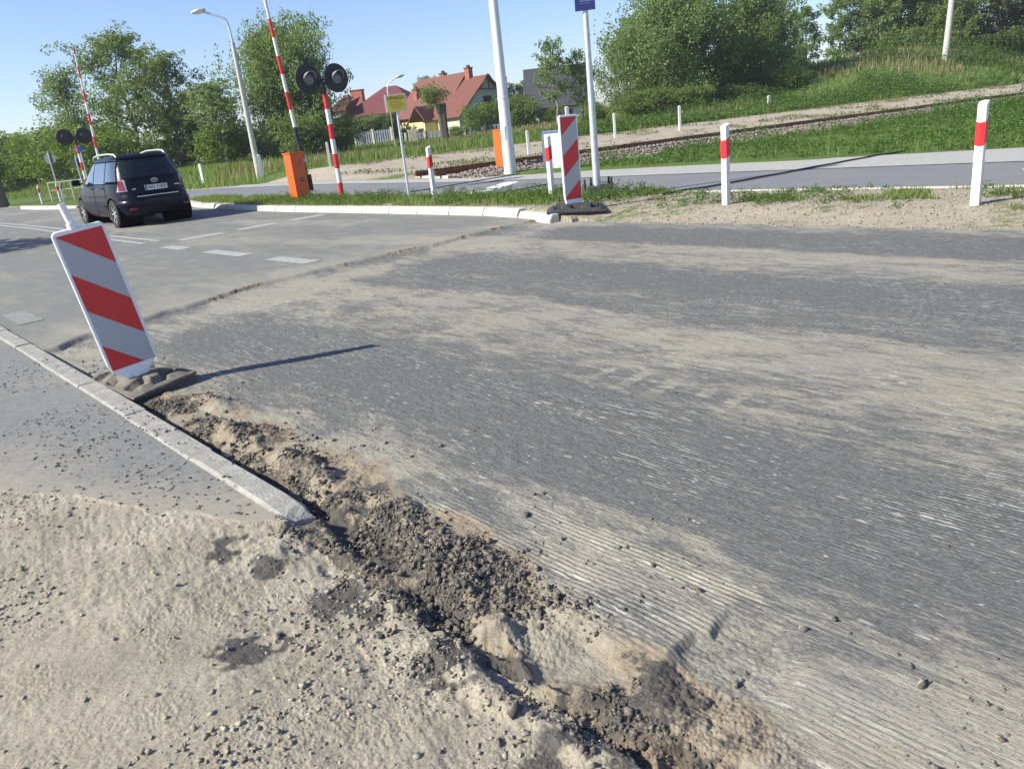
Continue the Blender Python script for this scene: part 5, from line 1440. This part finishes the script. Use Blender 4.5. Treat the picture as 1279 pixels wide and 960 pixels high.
# pollarded willow and the gnarled stub at the far left
def pollard(x, y, H, r0, label, bits):
    t = empty('pollard_tree', (x, y, gz(x, y) - .1), 0, label, 'tree')
    mb = MB(); rr_ = random.Random(int(abs(x) * 10))
    for dx in (-.18, .2):
        mb.tube([(dx * r0 * 2, 0, 0), (dx * r0 * 2.2, .05, H * .35), (dx * r0 * 2.6, 0, H * .7), (dx * r0 * 4.2, 0, H)], [r0 * 1.1, r0 * .85, r0 * .8, r0 * .75], 10)
    mb.build('trunk', M['bark'], t, smooth=True)
    MB().lathe([(r0 * .7, 0), (r0 * .7, .03)], Matrix.Translation((.2 * r0 * 4.2, 0, H + .01)), 10).build('cut_face', simple('cut_wood', (.55, .38, .15), .8), t)
    g = np.random.default_rng(int(abs(y)))
    P_ = np.array(bits, float); pick = g.integers(0, len(P_), 2600); d = g.normal(size=(2600, 3)) * np.array([.42, .42, .30])
    me = leaves_mesh('crown', P_[pick] + d, .085, 3); me.materials.append(M['leaf_mid']); link(bpy.data.objects.new('crown', me), t)
    return t
pollard(-3.9, 79, 3.7, .33, 'cut-back willow stump with a tuft of leaves before the pale yellow house', [(-1.0, 0, 4.4), (-.5, 0, 4.2), (-1.3, 0, 4.9), (.2, 0, 4.6), (-.6, 0, 5.1), (-.9, .2, 3.9)])
pollard(-29.6, 48.5, 2.6, .40, 'dark gnarled tree stub at the left edge of the view', [(0, 0, 2.3), (.3, 0, 2.6)])
tree('slim', -17.6, 15.0, 6.5, 'young tree added out of view by the near kerb to shade the road', group='unseen trees added for road shade', wide=1.5)  # out-of-view tree, added so its shadow falls across the road at left
# the wood far off that closes the view under the crowns
def wood(name, a0, a1, d0, d1, h0, h1, N, seed):
    g_ = np.random.default_rng(seed); a = R(a0) + g_.random(N) * R(a1 - a0); d_ = d0 + g_.random(N) * (d1 - d0)
    top = h0 + (h1 - h0) * fbm(a * 30, d_ * .05, 1.0, 4, seed)
    x_ = d_ * np.sin(a); y_ = d_ * np.cos(a)
    P_ = np.stack([x_, y_, land(x_, y_)[0] + top * np.sqrt(g_.random(N))], 1)
    np_obj(name, leaves_mesh(name, P_, .26, seed), M['leaf_dark'], kind='stuff')
wood('far_wood', -44, -6, 105, 125, 1.5, 4.5, 40000, 501)
wood('far_wood', 3, 26, 135, 160, .5, 3.5, 12000, 502)
wood('far_wood', 26, 46, 118, 140, 2.0, 6.0, 34000, 503)
# clipped hedge
g = np.random.default_rng(77); N = 15000
hu = g.random(N) * 16; hh = 1.9
th_ = g.random(N) * 6.28
hx = hu; hy = np.cos(th_) * .55 * (1 + .1 * np.sin(hu * 9)); hz_ = .9 + np.sin(th_) * 1.0 + .12 * np.abs(np.sin(hu * 3.4)) + g.normal(size=N) * .05
me = leaves_mesh('foliage', np.stack([hx, hy, hz_], 1), .10, 78); me.materials.append(mat_leaf('hedge_leaves', (.045, .07, .012), (.10, .14, .03), trans=.2))
t = empty('hedge', (50, 86.5, gz(50, 86.5) - .1), R(5), 'clipped green hedge on the bank at the right, below the dense trees', 'hedge'); link(bpy.data.objects.new('foliage', me), t)

# ------------------------------------------------------------------ grass, weeds, gravel: nobody could count these
g = np.random.default_rng(99)
def scatter_sn(N, s0, s1, n0, n1):
    s = s0 + g.random(N) * (s1 - s0); n = n0 + g.random(N) * (n1 - n0); return s * ex + n * nx, s * ey + n * ny, s, n
def put(x, y): return np.stack([x, y, land(x, y)[0]], 1)
# verge grass behind the raised kerb
x, y, s, n = scatter_sn(60000, 7.9, 26, 8.65, 10.6)
keep = (n > kerb_n(s) + .12) & (n < 10.75 - .5 * ss(9, 12, s)) & (fbm(x, y, 1.6, 3, 401) > .36 + .25 * (s < 8.8) - .05) & (g.random(len(x)) < .36)
P_ = put(x[keep], y[keep]); me = blades_mesh('verge_grass', P_, .09, .0055, 402); np_obj('verge_grass', me, M['grass'], kind='stuff')
VW = scatter_sn(900, 7.9, 22, 8.75, 10.5)
# sparse tufts on the gravel to the right
x, y, s, n = scatter_sn(26000, 1.0, 8.4, 8.9, 10.55)
keep = (g.random(len(x)) < .6) & (fbm(x, y, 2.1, 3, 405) > .64 - .04 * (n > 9.5) - .02 * ((s < 4.6) | (s > 6.6)))
P_ = put(x[keep], y[keep]); hh = g.random(len(P_))
me = blades_mesh('gravel_tufts', P_, .06, .004, 406, lean=.9); np_obj('gravel_tufts', me, M['grass'], kind='stuff')
# weeds between the walk and the rails
def track_scatter(N, u0, u1, v0, v1, pw=1.3):
    u = u0 + g.random(N) ** pw * (u1 - u0); v = v0 + g.random(N) * (v1 - v0)
    return T0[0] + u * tx - v * ty, T0[1] + u * ty + v * tx, u, v
def plants(name, x, y, hgt, rad, nleaf, size, seed, mat, up=.8):
    """low bushy plants: leaves gathered round upright stems"""
    g_ = np.random.default_rng(seed); n_ = len(x)
    z = land(x, y)[0]; hgt = np.broadcast_to(hgt, (n_,)) * (.5 + .9 * g_.random(n_)); rad = np.broadcast_to(rad, (n_,)) * (.7 + .6 * g_.random(n_))
    i = np.repeat(np.arange(n_), nleaf); t_ = g_.random(len(i)) ** .75; a = g_.random(len(i)) * 6.283; r_ = rad[i] * np.sqrt(g_.random(len(i))) * (1.15 - .75 * t_)
    P_ = np.stack([x[i] + np.cos(a) * r_, y[i] + np.sin(a) * r_, z[i] + .01 + t_ * hgt[i]], 1)
    sz = (np.broadcast_to(size, (n_,)))[i] * (1.1 - .4 * t_)
    return np_obj(name, leaves_mesh(name, P_, sz, seed + 1, up=up), mat, kind='stuff')
N = 19000
x, y, u, v = track_scatter(N, -2, 62, -26, -1.5, 1.15)
n = x * nx + y * ny; s = x * ex + y * ey
far_edge = 15.75 + np.clip((8 - s) * .12, 0, 1.4)
dens = fbm(x, y, .5, 3, 411)
keep = (n > far_edge + .2) & (np.hypot(x, y) < 72) & ((dens > .47) | ((v < -3.2) & (dens > .36))) & ~(np.hypot(x - 2.3, y - 23.3) < .9) & (v < -2.0)
x, y, u, v, dens = (q[keep] for q in (x, y, u, v, dens))
plants('trackside_weeds', x, y, .10 + .50 * ss(.4, .66, dens) * ss(-2.2, -4.2, v), .16, 24, .032 + .014 * ss(22, 45, np.hypot(x, y)), 412, M['weed'])
x, y, u, v = track_scatter(22000, -2, 62, -26, -1.5, 1.2)
n = x * nx + y * ny; s = x * ex + y * ey
keep = (n > 15.9 + np.clip((8 - s) * .12, 0, 1.4)) & (v < -2.3) & (fbm(x, y, .8, 3, 415) > .42) & ~(np.hypot(x - 2.3, y - 23.3) < .9)
me = blades_mesh('trackside_grass', put(x[keep], y[keep]), .20, .008, 413); np_obj('trackside_grass', me, M['grass'], kind='stuff')
x, y, s, n = VW
keep = (n > kerb_n(s) + .2) & (fbm(x, y, 1.1, 3, 403) > .50 - .08 * (s < 12)) & (s < 20)
plants('verge_weeds', x[keep], y[keep], .16, .10, 26, .022, 404, M['weed'])
x, y, s, n = scatter_sn(520, .8, 8.6, 8.9, 10.6)
keep = (fbm(x, y, 1.5, 3, 408) > .53)
plants('gravel_weeds', x[keep], y[keep], .07, .09, 22, .017, 409, M['weed'])
# tufts on the sand strip
x, y, u, v = track_scatter(60000, -12, 70, 1.9, 13, 1.1)
n = x * nx + y * ny
fb = fbm(x, y, .7, 3, 421)
keep = (fb > .58 - .10 * ss(6.5, 3.5, v) + .03 * (v > 7) - .14 * ss(11.5, 13, v)) & (g.random(len(x)) < .8) & (n > 16.5) & (v > 2.4)
me = blades_mesh('strip_grass', put(x[keep], y[keep]), .11, .013, 422, lean=.8); np_obj('strip_grass', me, M['grass_dry'], kind='stuff')
sel = keep & (g.random(len(x)) < .5); P_ = put(x[sel], y[sel]); P_[:, 2] += .06
np_obj('strip_weeds', leaves_mesh('strip_weeds', P_, .05, 423, up=.8), M['weed'], kind='stuff')
# meadow beyond
x, y, u, v = track_scatter(190000, -60, 120, 11, 75, 1.0)
fb = fbm(x, y, .12, 3, 431); f2 = fbm(x, y, .5, 3, 432)
n = x * nx + y * ny
near_ = np.hypot(x, y)
keep = (v > 13.0 + 1.5 * f2) & (n > 14) & (near_ < 135) & (np.abs(np.arctan2(x, y)) < R(48)) & (g.random(len(x)) < np.clip(60 / near_, .35, 1))
ok1 = keep & ((fb < .56) | (v < 18))
P_ = put(x[ok1], y[ok1]); me = blades_mesh('meadow_grass', P_, .34 * (.6 + f2[ok1]), .022 * np.clip(near_[ok1] / 55, .8, 2), 433); np_obj('meadow_grass', me, M['grass'], kind='stuff')
ok2 = keep & ~ok1
P_ = put(x[ok2], y[ok2]); me = blades_mesh('dry_meadow_grass', P_, .6 - .35 * ss(20, 45, v[ok2]) * ss(50, 30, u[ok2]), .022 * np.clip(near_[ok2] / 55, .8, 2), 434); np_obj('dry_meadow_grass', me, M['grass_dry'], kind='stuff')
x, y, u, v = track_scatter(130000, 16, 84, 12.5, 34, 1.0)
f2 = fbm(x, y, .22, 3, 441)
keep = (f2 > .45) & (v < 13.5 + 16 * ss(.42, .65, f2)) & (g.random(len(x)) < .09)
x, y, u, f2 = x[keep], y[keep], u[keep], f2[keep]
plants('nettle_thicket', x, y, (.3 + .9 * ss(.45, .7, f2)) * (.45 + .55 * ss(28, 48, u)), .40, 16, .085, 442, M['weed'])
# left field grass across the road
x = -20 - g.random(50000) * 50; y = 44 + g.random(50000) * 40; s = x * ex + y * ey; n = x * nx + y * ny
keep = (n > 14.2) | (s > 74); keep &= ~((np.abs(n - 5) < 7))
me = blades_mesh('field_grass', put(x[keep], y[keep]), .35, .02, 451); np_obj('field_grass', me, M['grass'], kind='stuff')

# pebbles on the sand, clods of torn asphalt in the fringe
def near_scatter(N, s0, s1, n0, n1):
    x, y, s, n = scatter_sn(N, s0, s1, n0, n1); d = np.hypot(x, y); k = (d > 1.0)
    return x[k], y[k], s[k], n[k]
x, y, s, n = near_scatter(200000, -.6, 4.6, -2.6, 1.1)
zz, du_, cl_, gr_, zone, *_ = land(x, y)
dn_ = fbm(x, y, 1.6, 3, 461)
keep = (zone == 2) & (g.random(len(x)) < np.clip((dn_ - .42) * 3.4, .05, 1) * .42)
sz = .0016 + .0095 * g.random(keep.sum()) ** 4 + .011 * g.random(keep.sum()) * (g.random(keep.sum()) > .988)
rocks('gravel', np.stack([x[keep], y[keep], zz[keep] + sz * .15], 1), sz, M['pebble'], 462, flat=.6)
M['soilstone'] = mat_stones('soil_lumps', [(.20, .155, .105), (.30, .24, .17), (.14, .11, .08), (.36, .31, .25), (.24, .19, .13)])
x, y, s, n = near_scatter(420000, .3, 6.8, .85, 2.2)
zz, du_, cl_, gr_, zone, *_ = land(x, y)
w_ = (np.exp(-((n - 1.22) / .24) ** 2) * (.10 + .9 * cl_) + .02 * np.exp(-((n - 1.4) / .4) ** 2)) * (1 - ss(4.6, 7.2, s)) * ((zone == 0) | (zone == 2)) * (~((n < 1.17) & (s > 2.62)))
keep = g.random(len(x)) < w_ * .9 * ss(.35, .58, fbm(x, y, 7, 3, 465)) * ss(.28, .5, fbm(x, y, 3.1, 3, 466))
sz = .0012 + .0042 * g.random(keep.sum()) ** 2.2 + .012 * g.random(keep.sum()) ** 16
rocks('asphalt_clods', np.stack([x[keep], y[keep], zz[keep] + sz * .3], 1), sz, M['clod'], 463, flat=.75)
rocks('rubble_gravel', np.stack([x[keep][::2], y[keep][::2] + .01, zz[keep][::2] + sz[::2] * .3], 1), sz[::2] * .8, M['soilstone'], 464, flat=.7)
x, y, s, n = near_scatter(26000, 2.2, 7.5, -1.6, 1.16)
zz, du_, cl_, gr_, zone, *_ = land(x, y)
dn_ = fbm(x, y, 2.0, 3, 471)
keep = ((zone == 3) | (n > 1.0)) & (g.random(len(x)) < np.clip((dn_ - .5) * 3.2, .005, .6) * .5) & (n < 1.14)
sz = .0025 + .0065 * g.random(keep.sum()) ** 2.2
rocks('pavement_crumbs', np.stack([x[keep], y[keep], np.maximum(zz[keep], np.where(n[keep] > 1.0, .002, -1)) + sz * .3], 1), sz, M['clod'], 472, flat=.6)
x, y, s, n = near_scatter(9000, .2, 9, 1.8, 8.4)
zz = land(x, y)[0]; keep = g.random(len(x)) < .16; sz = .0018 + .005 * g.random(keep.sum()) ** 8
rocks('road_crumbs', np.stack([x[keep], y[keep], zz[keep] + sz * .3], 1), sz, M['clod'], 473)
x, y, s, n = scatter_sn(9000, .4, 9, 8.1, 10.5)
zz = land(x, y)[0]; sz = .004 + .014 * g.random(len(x)) ** 4
rocks('verge_gravel', np.stack([x, y, zz + sz * .2], 1), sz, M['pebble'], 474)

# ------------------------------------------------------------------ the light haze of a warm morning
mb = MB(); mb.box((0, 0, 8), (8400, 8400, 28))
hz = bpy.data.materials.new('haze_air'); hz.use_nodes = True
nt = hz.node_tree; nt.nodes.remove(nt.nodes['Principled BSDF'])
pv = nt.nodes.new('ShaderNodeVolumePrincipled'); pv.inputs['Color'].default_value = (.93, .96, 1, 1); pv.inputs['Density'].default_value = .0004; pv.inputs['Anisotropy'].default_value = .3
nt.links.new(pv.outputs[0], nt.nodes['Material Output'].inputs['Volume'])
o = mb.build('haze', hz); o['kind'] = 'stuff'
